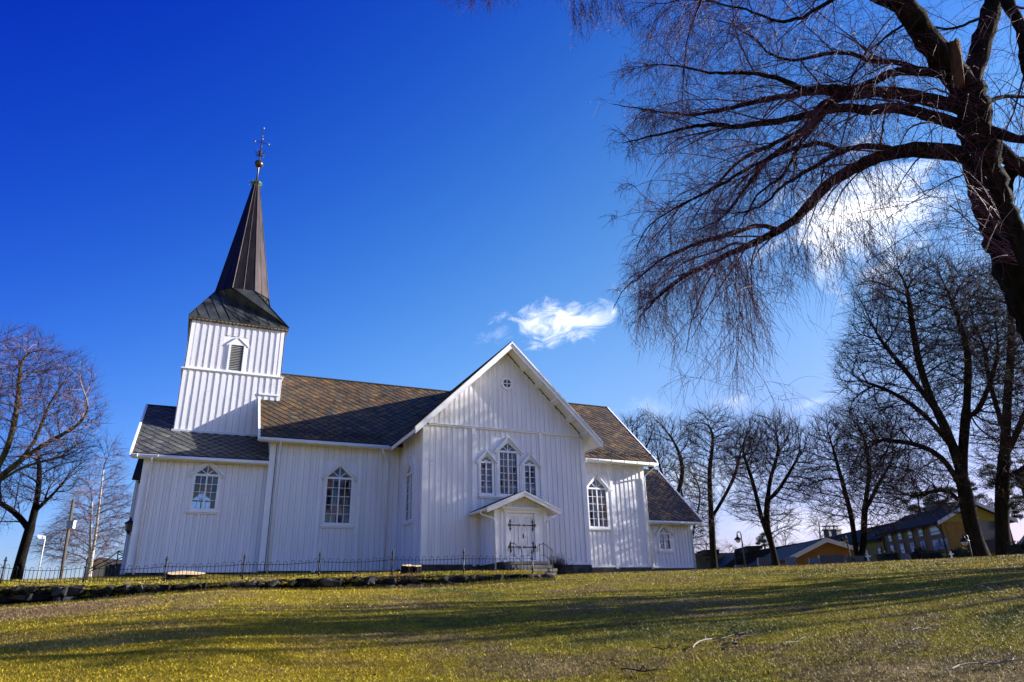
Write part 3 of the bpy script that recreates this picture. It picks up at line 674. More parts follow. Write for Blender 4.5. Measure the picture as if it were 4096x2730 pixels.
# ---------------------------------------------------------------- tower
TW = XT1-XT0; yb = YT+TW
zwr = lambda y: ZW+kW*(y-(YW-OW))
fT = SOUTH(YT); fTw = Fr((XT0, 0, 0), (0, 1, 0), (-1, 0, 0)); fTe = Fr((XT1, 0, 0), (0, 1, 0), (1, 0, 0)); fTn = NORTH(yb)
lb = -8.575
wall('tower_wall', fT, XT0, XT1, ZTS+.08, flat(ZTT-.15), [dict(c=lb, w=.32, zb=10.2, zt=11.56, za=11.8, ztop=12.0)], pitch=.315, bw=.17, bd=.035)
wall('tower_wall', fTw, YT, yb, ZTS+.08, flat(ZTT-.15), pitch=.315, bw=.17, bd=.035); wall('tower_wall', fTe, YT, yb, ZTS+.08, flat(ZTT-.15), pitch=.315, bw=.17, bd=.035)
wall('tower_wall', fTn, XT0, XT1, ZTS+.08, flat(ZTT-.15), pitch=.315)
e = .07
wall('tower_wall', SOUTH(YT-e), XT0-e, XT1+e, zwr(YT)-.05, flat(ZTS), pitch=.315, bw=.17, bd=.035)
wall('tower_wall', Fr((XT0-e, 0, 0), (0, 1, 0), (-1, 0, 0)), YT-e, yb+e, zwr(YT)-.05, flat(ZTS), pitch=.315)
wall('tower_wall', Fr((XT1+e, 0, 0), (0, 1, 0), (1, 0, 0)), YT-e, yb+e, ZLT-.5, flat(ZTS), pitch=.315)
mb = MB()
mb.box(XT0-e-.1, YT-e-.1, ZTS+.0, XT1+e+.1, yb+e+.1, ZTS+.05); mb.box(XT0-e-.05, YT-e-.05, ZTS-.06, XT1+e+.05, yb+e+.05, ZTS-.001)
mb.build('string_course', white2, church)
mb = MB(); lbox(mb, SOUTH(YT-e), XT0-e-.1, XNW-.05, 0, .1, zwr(YT)-.12, zwr(YT)+.0); mb.build('flashing', zinc, church)
mb = MB()
for i, (fr, a, b) in enumerate(((fT, XT0-.05, XT0+.18), (fTw, YT-.045, YT+.18), (fT, XT1-.18, XT1+.05), (fTe, YT-.045, YT+.18))):
    lbox(mb, fr, a, b, 0, .045, ZTS+.07, ZTT-.15)
    if i % 2: mb.build('corner_board', white2, church); mb = MB()
# louvred opening with hood
mb = MB()
for sg in (-1, 1): lbox(mb, fT, lb+sg*.32 if sg > 0 else lb-.43, lb+.43 if sg > 0 else lb-.32, -.05, .08, 10.12, 11.6)
lprism(mb, fT, [(lb-.43, 11.601), (lb+.43, 11.601), (lb, 12.02)], -.05, .07); lbox(mb, fT, lb-.5, lb+.5, 0, .12, 10.07, 10.119)
lv = mb.build('belfry_louvre', white2, church)
mb = MB()
for i in range(15):
    z = 10.16+i*.094; mb.prism([fT.p(lb-.319, .05, z), fT.p(lb-.319, -.05, z+.075), fT.p(lb-.319, -.05, z+.085), fT.p(lb-.319, .05, z+.012)], Vector((.638, 0, 0)))
m_slat = mat('grey_slat_paint', (.42, .42, .40), .6, var=(.3, .3, .29)); mb.build('slat', m_slat, lv)
mb = MB(); mb.box(lb-.31, YT+.12, 10.0, lb+.31, YT+.16, 11.6); mb.build('backing', wood_old, lv)
mb = MB()
for sg in (-1, 1): bar(mb, fT, (lb, 12.07), (lb+sg*.55, 11.58), .055, 0, .10)
mb.build('hood', white2, lv)
# spire
xc, yc = (XT0+XT1)/2, YR
yc = YT+TW/2
hE = TW/2+OTW; t4 = math.tan(math.pi/8)
oct_ = lambda R, z: [Vector((xc+R/math.cos(math.pi/8)*math.cos(math.pi/8+k*math.pi/4), yc+R/math.cos(math.pi/8)*math.sin(math.pi/8+k*math.pi/4), z)) for k in range(8)]
sq = [Vector((xc+sx*hE, yc+sy*hE, ZTT)) for sx, sy in ((1, 1), (-1, 1), (-1, -1), (1, -1))]
O1 = oct_(ROCT, ZOCT); O2 = oct_(.2, ZSP-.12)
mb = MB()
mb.add(O1+sq, [(0, 1, 9, 8)[::1], (2, 3, 10, 9), (4, 5, 11, 10), (6, 7, 8, 11), (1, 2, 9), (3, 4, 10), (5, 6, 11), (7, 0, 8)])
low = [v-Vector((0, 0, .09)) for v in sq]
mb.add(sq+low, [(0, 1, 5, 4), (1, 2, 6, 5), (2, 3, 7, 6), (3, 0, 4, 7), (4, 5, 6, 7)])
skirt = mb.build('spire_skirt', skirtmetal, church, recalc=False)
mb = MB()      # standing seams of the skirt
def seams(mb, a0, b0, a1, b1, n, r=.022):
    for i in range(1, n): t = i/n; mb.tube([a0.lerp(b0, t), a1.lerp(b1, t)], r, 4)
for q in range(4):
    A, B = sq[q], sq[(q+1) % 4]; i0, i1 = [(0, 1), (2, 3), (4, 5), (6, 7)][q]
    for i in range(1, 10):
        t = i/10; p = A.lerp(B, t)
        w0 = .5*(1-(O1[i0]-O1[i1]).length/(2*hE))
        if w0 <= t <= 1-w0: top = O1[i0].lerp(O1[i1], (t-w0)/(1-2*w0))
        elif t < w0: top = A.lerp(O1[i0], t/w0)
        else: top = B.lerp(O1[i1], (1-t)/w0)
        mb.tube([p, top], .024, 4)
    mb.tube([A, O1[i0]], .03, 4); mb.tube([B, O1[i1]], .03, 4); mb.tube([O1[i0], O1[i1]], .025, 4)
mb.build('seam', darkmetal, skirt)
mb = MB(); mb.add(O1+O2, [(i, (i+1) % 8, 8+(i+1) % 8, 8+i) for i in range(8)]+[tuple(range(8, 16))])
spire = mb.build('spire', darkmetal, church)
mb = MB()
for i in range(8):
    j = (i+1) % 8; mb.tube([O1[i], O2[i]], [.03, .016], 4)
    mb.tube([O1[i].lerp(O1[j], .5), O2[i].lerp(O2[j], .5)], [.024, .012], 4)
mb.build('seam', darkmetal, spire)
# toothed eave trim and soffit under the skirt
mb = MB(); mb.box(xc-hE+.06, yc-hE+.06, ZTT-.2, xc+hE-.06, yc+hE-.06, ZTT-.14)
n = 26
for i in range(n):
    for fr, c in ((SOUTH(yc-hE), xc), (NORTH(yc+hE), xc), (Fr((xc-hE, 0, 0), (0, 1, 0), (-1, 0, 0)), yc), (Fr((xc+hE, 0, 0), (0, 1, 0), (1, 0, 0)), yc)):
        a = c-hE+.02+(2*hE-.04)*i/n; b = c-hE+.02+(2*hE-.04)*(i+1)/n
        lprism(mb, fr, [(a, ZTT-.091), (b, ZTT-.091), (b-.03, ZTT-.17), ((a+b)/2, ZTT-.2), (a+.03, ZTT-.17)], -.05, -.02)
mb.build('eave_trim', mat('brown_trim', (.09, .055, .035), .7, var=(.2, .16, .12), vscale=3), church)
# collar, rod, ball and cross: the finial
mb = MB(); mb.tube([(xc, yc, ZSP-.3), (xc, yc, ZBALL), (xc, yc, ZTOP-.05)], [.065, .045, .016], 8); fin = mb.build('finial', bronze, church, True)
mb = MB(); mb.lathe([(.17, -.25), (.24, -.12), (.34, .0), (.36, .05), (.08, .12)], (xc, yc, ZSP), 8, math.pi/8)
for q in range(8):
    a = q*math.pi/4+.2; d = Vector((math.cos(a), math.sin(a), 0)); c = Vector((xc, yc, ZSP))
    mb.tube([c+d*.33+Vector((0, 0, .02)), c+d*.42+Vector((0, 0, -.06)), c+d*.5+Vector((0, 0, -.02)), c+d*.48+Vector((0, 0, .06))], .012, 5)
mb.build('collar', verdigris, fin)
mb = MB(); mb.sphere((xc, yc, ZBALL), .265, 20); mb.build('ball', bronze, fin, True)
mb = MB(); zc_ = ZTOP-1.15; c = Vector((xc, yc, zc_))
for d in (Vector((1, 0, 0)), Vector((-1, 0, 0)), Vector((0, 1, 0)), Vector((0, -1, 0))):
    mb.tube([c, c+d*.40], [.022, .013], 6); p = Vector((-d.y, d.x, 0)); mb.tube([c+d*.25, c+p*.02+d*.1+Vector((0, 0, .12)), c+Vector((0, 0, .2))], .012, 4)
mb.build('cross_arm', iron, fin)
mb = MB()
for d in (Vector((1, 0, 0)), Vector((-1, 0, 0)), Vector((0, 1, 0)), Vector((0, -1, 0))): mb.sphere(c+d*.42, .066, 10)
mb.sphere((xc, yc, ZTOP), .068, 10); mb.sphere((xc, yc, ZTOP-.62), .04, 8); mb.build('small_ball', silver, fin, True)
mb = MB(); c = Vector((xc, yc, ZTOP-1.98)); mb.lathe([(.03, -.25), (.11, -.15), (.08, 0), (.13, .14), (.03, .24)], c, 8)
for q in range(8):
    a = q*math.pi/4; d = Vector((math.cos(a), math.sin(a), 0))
    mb.tube([c+d*.05+Vector((0, 0, -.18)), c+d*.22+Vector((0, 0, -.2)), c+d*.3+Vector((0, 0, -.08)), c+d*.22+Vector((0, 0, -.02))], .016, 4)
    mb.tube([c+d*.06, c+d*.24+Vector((0, 0, .02)), c+d*.34+Vector((0, 0, .14)), c+d*.27+Vector((0, 0, .19))], .016, 4)
mb.build('scroll_ornament', iron, fin)
# ---------------------------------------------------------------- porch with double door
PX, PY, PH = 4.2, -1.75, 1.3
fp = SOUTH(PY); ptop = lambda x: 2.92-.42*abs(x-PX)
wall('porch_wall', fp, PX-PH, PX+PH, -.05, ptop, [dict(c=PX+.02, w=.72, zb=-.05, zt=2.17, za=2.17, ztop=2.25)], pitch=.31, kinks=(PX,), base=False)
wall('porch_wall', Fr((PX-PH, 0, 0), (0, 1, 0), (-1, 0, 0)), PY, -.03, -.05, flat(2.42), pitch=.3)
wall('porch_wall', Fr((PX+PH, 0, 0), (0, 1, 0), (1, 0, 0)), PY, -.03, -.05, flat(2.42), pitch=.3)
mb = MB(); mb.box(PX-PH+.02, PY+.02, -1.2, PX+PH-.02, 0, -.06); mb.build('foundation', stone_base, church)
mb = MB()
for sg in (-1, 1):
    x1 = PX+sg*1.86; za_, ze_ = 3.06, 3.06-.42*1.86
    mb.prism([(PX, -2.22, za_), (x1, -2.22, ze_), (x1, -2.22, ze_-.06), (PX, -2.22, za_-.06)], (0, 2.19, 0))
pr_ = mb.build('porch_roof', slate_moss, church)
for sg in (-1, 1):
    x1 = PX+sg*1.86
    if sg < 0: tile_roof('slates', (x1, -2.22, 3.06-.42*1.86), (0, 1, 0), (1, 0, .42), 2.19, 1.86*hyp(.42), slate_grey, parent=pr_, tw=.4, th=.36)
    else: tile_roof('slates', (x1, -2.22, 3.06-.42*1.86), (0, 1, 0), (-1, 0, .42), 2.19, 1.86*hyp(.42), slate_grey, parent=pr_, tw=.4, th=.36)
mb = MB(); fr = SOUTH(-2.22)
for sg in (-1, 1):
    bar(mb, fr, (PX, 3.03), (PX+sg*1.87, 3.03-.42*1.87), .2, -.03, .02); bar(mb, fr, (PX, 3.075), (PX+sg*1.9, 3.075-.42*1.9), .085, -.02, .05)
    a = PX+sg*1.3; b = PX+sg*1.84
    mb.prism([(PX, -2.18, 2.965), (b, -2.18, 2.965-.42*1.84), (b, -2.18, 2.93-.42*1.84), (PX, -2.18, 2.93)], (0, .42, 0))
    mb.prism([(a+sg*.04, -1.74, 2.965-.42*1.34), (b, -1.74, 2.965-.42*1.84), (b, -1.74, 2.93-.42*1.84), (a+sg*.04, -1.74, 2.93-.42*1.34)], (0, 1.7, 0))
mb.build('barge_board', white2, church)
for sg in (-1, 1):
    x1 = PX+sg*1.9; gutter((x1, -2.2, 2.2), (x1, -.05, 2.2), .06)
    pipe([(x1, -1.5, 2.18), (x1, -1.52, 2.05), (PX+sg*(PH+.02), PY+.06-.12, 1.82), (PX+sg*(PH+.02), PY-.05, -.4)], .042)
# corner boards and door casing
mb = MB()
for sg in (-1, 1): lbox(mb, fp, PX+sg*1.2 if sg > 0 else PX-1.34, PX+1.34 if sg > 0 else PX-1.2, 0, .04, -.06, 2.38)
mb.build('corner_board', white2, church)
DX = PX+.02; mb = MB()
for sg in (-1, 1):
    a, b = sorted((DX+sg*.66, DX+sg*.82)); lbox(mb, fp, a, b, -.1, .075, .04, 2.12); a, b = sorted((DX+sg*.82, DX+sg*.88)); lbox(mb, fp, a, b, 0, .05, .04, 2.12)
lbox(mb, fp, DX-.88, DX+.88, -.1, .08, 2.121, 2.24); lbox(mb, fp, DX-.95, DX+.95, 0, .13, 2.241, 2.30); lbox(mb, fp, DX-1.0, DX+1.0, 0, .18, 2.301, 2.37)
lbox(mb, fp, DX-.95, DX+.95, -.05, .1, -.055, .04)
mb.build('door_casing', white2, church)
for sg in (-1, 1):
    mb = MB(); a, b = sorted((DX+sg*.004, DX+sg*.655)); w_ = b-a
    lbox(mb, fp, a, b, -.08, -.03, .045, 2.115)
    def rail(s0, s1, z0, z1): lbox(mb, fp, a+s0*w_, a+s1*w_, -.03, .005, z0, z1)
    for z0, z1 in ((.045, .2), (.52, .72), (1.48, 1.66), (1.95, 2.115)): rail(0, 1, z0, z1)
    for z0, z1 in ((.2, .52), (.72, 1.48), (1.66, 1.95)):
        for s0, s1 in ((0, .22), (.455, .545), (.78, 1)): rail(s0, s1, z0+.001, z1-.001)
        for s0, s1 in ((.27, .41), (.59, .73)): lbox(mb, fp, a+s0*w_, a+s1*w_, -.03, -.012, z0+.04, z1-.04)
    d = mb.build('door', white2, church)
    for z in (.6, 1.57):          # wrought strap hinges
        h = MB(); xo = DX+sg*.66; xi = DX+sg*.05
        pts = [(xo, z+.028), (xi+sg*.12, z+.018), (xi+sg*.12, z-.018), (xo, z-.028)]; lprism(h, fp, pts, .004, .03)
        for q in range(14):
            t0, t1 = 2*math.pi*q/14, 2*math.pi*(q+1)/14; cc = lambda r, t: (xi+sg*.08+r*math.cos(t), z+r*math.sin(t))
            lprism(h, fp, [cc(.035, t0), cc(.058, t0), cc(.058, t1), cc(.035, t1)], .004, .028)
        h.sphere(fp.p(xi+sg*.01, .015, z), .025, 8)
        xs = xo-sg*.09
        lbox(h, fp, xs-.02, xs+.02, .006, .034, z-.22, z+.22); lprism(h, fp, [(xo, z-.07), (xo+sg*.035, z-.05), (xo+sg*.035, z+.05), (xo, z+.07)], .004, .09)
        for s2 in (-1, 1):
            for q in range(12):
                t0, t1 = 2*math.pi*q/12, 2*math.pi*(q+1)/12; cc = lambda r, t: (xs+r*math.cos(t), z+s2*.17+r*math.sin(t))
                lprism(h, fp, [cc(.028, t0), cc(.046, t0), cc(.046, t1), cc(.028, t1)], .005, .03)
            h.sphere(fp.p(xs, .02, z+s2*.255), .022, 8)
        h.build('hinge', iron, d)
    if sg > 0:
        h = MB(); lprism(h, fp, [(DX+.06, .98), (DX+.115, .98), (DX+.105, 1.18), (DX+.085, 1.22), (DX+.065, 1.18)], .004, .018)
        h.tube([fp.p(DX+.09, .015, 1.14), fp.p(DX+.11, .07, 1.12), fp.p(DX+.17, .075, 1.02)], .012, 6); h.sphere(fp.p(DX+.05, .01, 1.4), .018, 8); h.build('handle', iron, d)
# west vestibule beyond the wing
mb = MB(); vx0 = -12.3
wall('vestibule_wall', Fr((0, 6.1, 0), (1, 0, 0), (0, -1, 0)), vx0, XW0-.04, -.1, flat(4.0), base=False)
wall('vestibule_wall', Fr((vx0, 0, 0), (0, 1, 0), (-1, 0, 0)), 6.1, 10.9, -.1, lambda y: 6.0-.72*abs(y-8.5), kinks=(8.5,), base=False)
mb = MB()
for sg in (-1, 1): mb.prism([(vx0-.16, 8.5, 6.2), (vx0-.16, 8.5+sg*2.75, 4.22), (vx0-.16, 8.5+sg*2.75, 4.1), (vx0-.16, 8.5, 6.08)], (.48, 0, 0))
mb.build('vestibule_roof', slate_moss, church)
# ================================================================ stone wall, fence, steps and small things by the church
def lz(x, y): return float(lawn_z(x, y))
def tz(x, y): return float(terr_z(x, y))
def rock(mb, c, sx, sy, sz, rz, seed, lvl=2):
    """angular field stone: convex hull of random points in a rounded box"""
    r_ = random.Random(seed); bm = bmesh.new(); n = 22
    for _ in range(n):
        p = Vector((r_.uniform(-1, 1), r_.uniform(-1, 1), r_.uniform(-1, 1))); m_ = max(abs(p.x), abs(p.y), abs(p.z)); p /= m_
        if p.length > 1.35: p *= 1.35/p.length
        bm.verts.new(p*r_.uniform(.72, 1.0))
    bmesh.ops.convex_hull(bm, input=bm.verts); lo = [v for v in bm.verts if not v.link_faces]; bmesh.ops.delete(bm, geom=lo, context='VERTS')
    bmesh.ops.bevel(bm, geom=bm.edges[:], offset=.07, segments=1, affect='EDGES', clamp_overlap=True)
    bm.verts.index_update(); cz, sn = math.cos(rz), math.sin(rz); vs = []
    for v in bm.verts:
        x, y, z = v.co.x*sx, v.co.y*sy, v.co.z*sz; vs.append((c[0]+x*cz-y*sn, c[1]+x*sn+y*cz, c[2]+z))
    mb.add(vs, [tuple(v.index for v in f.verts) for f in bm.faces]); bm.free()
mb = MB(); L = np.linalg.norm(FB-FA)+.62; rot = math.atan2(FD[1], FD[0]); sd = 0
def fpt(t, d): q = FA+FD*t+FN*d; return float(q[0]), float(q[1])
t = -7.0
for course in range(3):
    t = -8.0+course*.2
    while t < L:
        w = random.choice((random.uniform(.12, .25), random.uniform(.2, .45), random.uniform(.3, .8))) if t < 14 else random.uniform(.2, .5)
        x, y = fpt(t+w/2, -.30); top = tz(*fpt(t+w/2, .1))-.08; bot = lz(*fpt(t+w/2, -.62))-.06
        h = top-bot; nc = 3 if h > .62 else (2 if h > .28 else 1)
        if course < nc:
            ch = h/nc; zc0 = bot+ch*(course+.5)
            rock(mb, (x+random.uniform(-.03, .03), y+random.uniform(-.09, .07)+.05*course, zc0), w*.62, random.uniform(.20, .34), ch*.68*random.uniform(.6, 1.2), rot+random.uniform(-.3, .3), sd, 3); sd += 1
        t += w*.93
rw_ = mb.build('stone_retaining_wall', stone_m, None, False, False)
tag(rw_, 'low dry stone retaining wall of dark lichen-spotted boulders below the iron fence', 'stone wall')
for q, (tt, dd, s_) in enumerate([(8.6, -1.2, .07), (10.2, -1.5, .06), (12.6, -1.0, .08), (5.1, -1.1, .07)]):
    pass
# --- fence
NP_ = 8; SPC = float(np.linalg.norm(FB-FA))/7
fence = thing('iron_fence', 'low black wrought iron hoop-top fence on the stone retaining wall', 'fence', (*fpt(0, 0), tz(*fpt(0, 0))))
def pv_(t): x, y = fpt(t, 0); return Vector((x, y, tz(x, y)))
postz = {}
for i in range(-3, NP_):
    b = pv_(i*SPC); lean = Vector((random.uniform(-.02, .02), random.uniform(-.02, .02), 1)).normalized(); ph_ = .70 if i < 7 else .68
    mb = MB(); mb.tube([b-lean*.3, b+lean*(ph_-.02)], .026, 8)
    for h in (.14, ph_-.2): mb.tube([b+lean*(h-.03), b+lean*(h-.012), b+lean*(h+.012), b+lean*(h+.03)], [.028, .05, .05, .028], 8)
    po = mb.build('post', iron, fence, True)
    mb = MB(); mb.tube([b+lean*(ph_-.02), b+lean*(ph_+.0), b+lean*(ph_+.02), b+lean*(ph_+.035), b+lean*(ph_+.07), b+lean*(ph_+.13)], [.026, .05, .05, .022, .032, .004], 8); mb.build('finial', iron, po)
for i in range(-3, NP_-1):
    a, b = pv_(i*SPC), pv_((i+1)*SPC); mb = MB(); sag = random.uniform(.03, .10) if i not in (5, 6) else random.uniform(-.01, .03); n = 10
    if i < 0: sag = .04
    f = lambda t_, h: a.lerp(b, t_)+Vector((0, 0, h-sag*math.sin(math.pi*t_)))
    mb.tube([f(t_, .49) for t_ in np.linspace(0, 1, 13)], .0085, 5); mb.tube([f(t_, .13) for t_ in np.linspace(0, 1, 13)], .008, 5)
    for j in range(n):
        c = (j+.5)/n+random.uniform(-.006, .006)-.0; hw = .0245; dz = random.uniform(-.02, .02); lx = random.uniform(-.006, .006)
        pts = [f(c-hw+lx, -.02), f(c-hw, .53+dz)]+[f(c-hw*math.cos(th), .53+dz+.065*math.sin(th)) for th in np.linspace(.4, math.pi-.4, 5)]+[f(c+hw, .53+dz), f(c+hw+lx, -.02)]
        mb.tube(pts, .0075, 5)
    mb.build('hoop_panel', iron, fence, True)
# --- entrance steps and the two handrails
mb = MB(); SX = 4.2
st = thing('stone_steps', 'three grey stone steps leading up to the white double door', 'steps', (SX, -2.8, -.6))
for i, (y0, zt_, hw) in enumerate(((-2.45, -.06, .92), (-2.82, -.24, .97), (-3.2, -.41, 1.02))):
    mb = MB(); mb.box(SX-hw, y0, zt_-.12, SX+hw, PY-.005 if i == 0 else (-2.449, -2.819)[i-1]+.02, zt_-.001); mb.build('step', step_stone, st)
    mb = MB(); mb.box(SX-hw+.03, y0+.04, -1.0, SX+hw-.03, (PY-.05, -2.3, -2.7)[i], zt_-.121); mb.build('riser', step_stone, st)
for x, lab in ((3.48, 'black iron handrail on the side of the steps behind the fence'), (4.97, 'black iron handrail of the steps beside the leafless shrub')):
    hr = thing('handrail', lab, 'handrail', (x, -2.1, -.06), 'handrails of the church steps'); g = [(-2.05, -.06), (-2.43, -.06), (-3.25, -.52)]
    for y, zb_ in g:
        m2 = MB(); top = .70 if y > -3 else .36; m2.tube([(x, y, zb_-.1), (x, y, top)], .016, 6); m2.sphere((x, y, top+.03), .022, 6, 1.6); m2.build('post', iron, hr)
    m2 = MB()
    m2.tube([(x, -1.86, .40), (x, -1.83, .46), (x, -1.88, .50), (x, -1.92, .47)], .010, 5)
    m2.tube([(x, -1.88, .50), (x, -1.86, .6), (x, -1.95, .68), (x, -2.05, .70), (x, -2.5, .70), (x, -3.25, .36), (x, -3.38, .22), (x, -3.44, .1), (x, -3.40, .02), (x, -3.35, .06), (x, -3.36, .12)], .013, 6)
    m2.tube([(x, -2.05, .22), (x, -2.5, .22), (x, -3.25, -.14)], .010, 6); m2.build('rail', iron, hr, True)
# --- leafless shrub by the facade
def twigs(nv, base, dirs, lens, r0, S=7, droop=0.0, wig=.08, k=3):
    """batch of curved shoots: base (T,3), dirs (T,3), lens (T,)"""
    T = len(base); d = dirs/np.linalg.norm(dirs, axis=1, keepdims=True); p = base.copy(); pts = [p.copy()]
    if np.isscalar(r0): r0 = np.full(T, r0)
    for s_ in range(S-1):
        d = d+rng.normal(0, wig, (T, 3)); d[:, 2] -= droop*(1+s_*.35); d /= np.linalg.norm(d, axis=1, keepdims=True)
        p = p+d*(lens/(S-1))[:, None]; pts.append(p.copy())
    PT = np.stack(pts, 1); R = r0[:, None]*np.linspace(1, .35, S)[None]
    nv.add(*batch_tubes(PT, R, k)); return PT
sh = thing('shrub', 'leafless dark shrub growing against the church wall beside the steps', 'shrub', (6.25, -1.3, lz(6.25, -1.3)))
T = 190; base = np.stack([rng.normal(6.2, .22, T), rng.normal(-1.3, .16, T), np.full(T, lz(6.2, -1.3)-.05)], 1)
dr = np.stack([rng.normal(0, .38, T), rng.normal(-.05, .3, T), np.ones(T)], 1); nv = NV(); PT = twigs(nv, base, dr, rng.uniform(.45, .95, T), .006, 7, -.01, .1); nv.build('stems', twig_dark, sh)
nv = NV(); q = PT[:, 3:].reshape(-1, 3); q = np.repeat(q, 2, 0); twigs(nv, q, rng.normal(0, .5, q.shape)+[0, 0, .9], rng.uniform(.08, .28, len(q)), .003, 4, 0, .12); nv.build('twigs', twig_dark, sh)
# --- wall lantern at the west end, overhead cable
ln = thing('wall_lantern', 'black lantern bracketed to the far corner of the white church wall', 'lantern', (-12.2, 5.6, 1.9))
c = (-12.22, 5.6); mb = MB(); mb.lathe([(.09, 1.72), (.15, 1.78), (.19, 2.06), (.2, 2.08)], (*c, 0), 6); mb.build('lamp_body', mat('lantern_glass', (.03, .03, .03), .3), ln)
mb = MB(); mb.lathe([(.23, 2.085), (.2, 2.14), (.07, 2.24), (.03, 2.34), (.01, 2.4)], (*c, 0), 6); mb.build('cap', iron, ln)
mb = MB(); mb.tube([(c[0], 5.6, 1.66), (c[0]+.05, 5.6, 1.6), (-11.95, 5.6, 1.62)], .02, 6); mb.lathe([(.02, 1.62), (.07, 1.66), (.09, 1.72)], (*c, 0), 6); mb.build('bracket', iron, ln)
# --- two tree stumps behind the fence
def stump(name, lab, x, y, zb_, zt_, rx, ry, rz, seed, tilt=0.0):
    th = thing(name, lab, 'tree stump', (x, y, zb_), 'cut tree stumps behind the fence'); r_ = random.Random(seed); k = 28
    lob = [1+.13*math.sin(3*2*math.pi*j/k+seed)+.08*math.sin(5*2*math.pi*j/k)+r_.uniform(-.05, .05) for j in range(k)]
    ring = lambda s_, z, tl: [(x+math.cos(rz)*rx*s_*lob[j]*math.cos(2*math.pi*j/k)-math.sin(rz)*ry*s_*lob[j]*math.sin(2*math.pi*j/k), y+math.sin(rz)*rx*s_*lob[j]*math.cos(2*math.pi*j/k)+math.cos(rz)*ry*s_*lob[j]*math.sin(2*math.pi*j/k), z+tl*(math.sin(rz)*rx*s_*lob[j]*math.cos(2*math.pi*j/k)+math.cos(rz)*ry*s_*lob[j]*math.sin(2*math.pi*j/k))+r_.uniform(-.01, .01)) for j in range(k)]
    mb = MB(); R_ = [ring(1.22, zb_-.1, 0), ring(1.1, zb_+.1, 0), ring(1.0, zb_+(zt_-zb_)*.6, tilt*.5), ring(.99, zt_-.01, tilt)]
    mb.add(sum(R_, []), [(i*k+j, i*k+(j+1) % k, (i+1)*k+(j+1) % k, (i+1)*k+j) for i in range(3) for j in range(k)]); mb.build('trunk', bark_dark, th)
    top = [(a, b, c_+.012) for a, b, c_ in R_[3]]; mb = MB(); mb.add(top+[(x, y, zt_+.012)], [(j, (j+1) % k, k) for j in range(k)]); mb.build('cut_face', wood_raw, th)
    return th
c = P(429, 1315, 27.8); stump('tree_stump', 'wide tree stump with a bright freshly cut top, nearest the left part of the church', c.x, c.y, tz(c.x, c.y)-.05, tz(c.x, c.y)+.24, .62, .42, -.05, 3, .20)
c = P(936, 1318, 25.6); stump('tree_stump', 'small cut stump with a split pale top near the transept corner', c.x, c.y, tz(c.x, c.y)-.05, tz(c.x, c.y)+.30, .2, .18, .3, 5, .22)
c2 = P(956, 1317, 25.7); stump('tree_stump', 'small rough-barked stump joined to the right side of the split stump', c2.x, c2.y, tz(c2.x, c2.y)-.05, tz(c2.x, c2.y)+.28, .19, .18, .3, 8, .2)
# --- railing of the west entrance ramp
rl = thing('ramp_railing', 'dark steel railing of the ramp at the left end of the church', 'railing', (-13.6, 7.5, -.2))
mb = MB(); y = 8.0; pts = lambda u, v: PF(u, v, 37.5)
A = PF(205, 1314, 38); 
pm = [((272, 1267), (266, 1310)), ((283, 1280), (279, 1312)), ((303, 1268), (297, 1312))]
for a, b in pm:
    m2 = MB(); m2.tube([PF(*b, 38), PF(*a, 38)], .03, 6); m2.build('post', iron, rl)
m2 = MB()
for seq in ([(206, 1307), (246, 1287), (272, 1267), (305, 1267)], [(206, 1314), (250, 1295), (283, 1280), (305, 1279)], [(272, 1274), (304, 1284)], [(276, 1288), (305, 1288)], [(272, 1268), (305, 1284)]):
    m2.tube([PF(*q, 38) for q in seq], .028, 6)
m2.build('rail', iron, rl)
mb = MB(); a, b = PF(240, 1318, 38.2), PF(306, 1318, 38.2); h = .75
mb.prism([a-Vector((0, 0, .5)), b-Vector((0, 0, .5)), b+Vector((0, 0, h*.85)), a.lerp(b, .0)+Vector((0, 0, h*.55))], Vector((.3, 1.2, 0))); mb.build('ramp', stone_base, rl)
# --- fallen twigs on the lawn
def lawnpt(u, v):
    r = ray(u, v); t = .5
    while t < 80:
        p = Vector((CX, CY, CZ))+r*t
        if p.z <= lz(p.x, p.y): return p
        t += .05
    return p
sticks = [((1590, 1497), (1720, 1467), 'long forked dry twig lying across the middle foreground', .014), ((1500, 1502), (1560, 1500), 'short dark twig lying left of the long forked twig', .010), ((1690, 1493), (1750, 1466), 'dark stubby broken branch on the mossy grass', .016),
          ((1780, 1495), (1850, 1478), 'thin pale twig lying right of the dark stubby branch', .007), ((1430, 1552), (1540, 1555), 'dark twiggy branch at the bottom centre of the lawn', .011), ((1700, 1455), (1755, 1400), 'thin upright-tilted twig behind the dark stubby branch', .006),
          ((2170, 1555), (2353, 1535), 'pale bleached forked branch in the bottom right corner', .012), ((2255, 1352), (2330, 1375), 'arching pale twig on the right of the lawn', .008), ((2050, 1490), (2140, 1498), 'thin grey twig at the right foreground', .007), ((1900, 1540), (1990, 1530), 'curved thin twig in the right foreground', .006),
          ((2100, 1460), (2160, 1447), 'short crooked pale twig on the right lawn', .006), ((1180, 1440), (1260, 1432), 'dark twig half sunk in the sunlit grass', .007), ((2230, 1420), (2300, 1440), 'thin curly twig near the right edge', .006)]
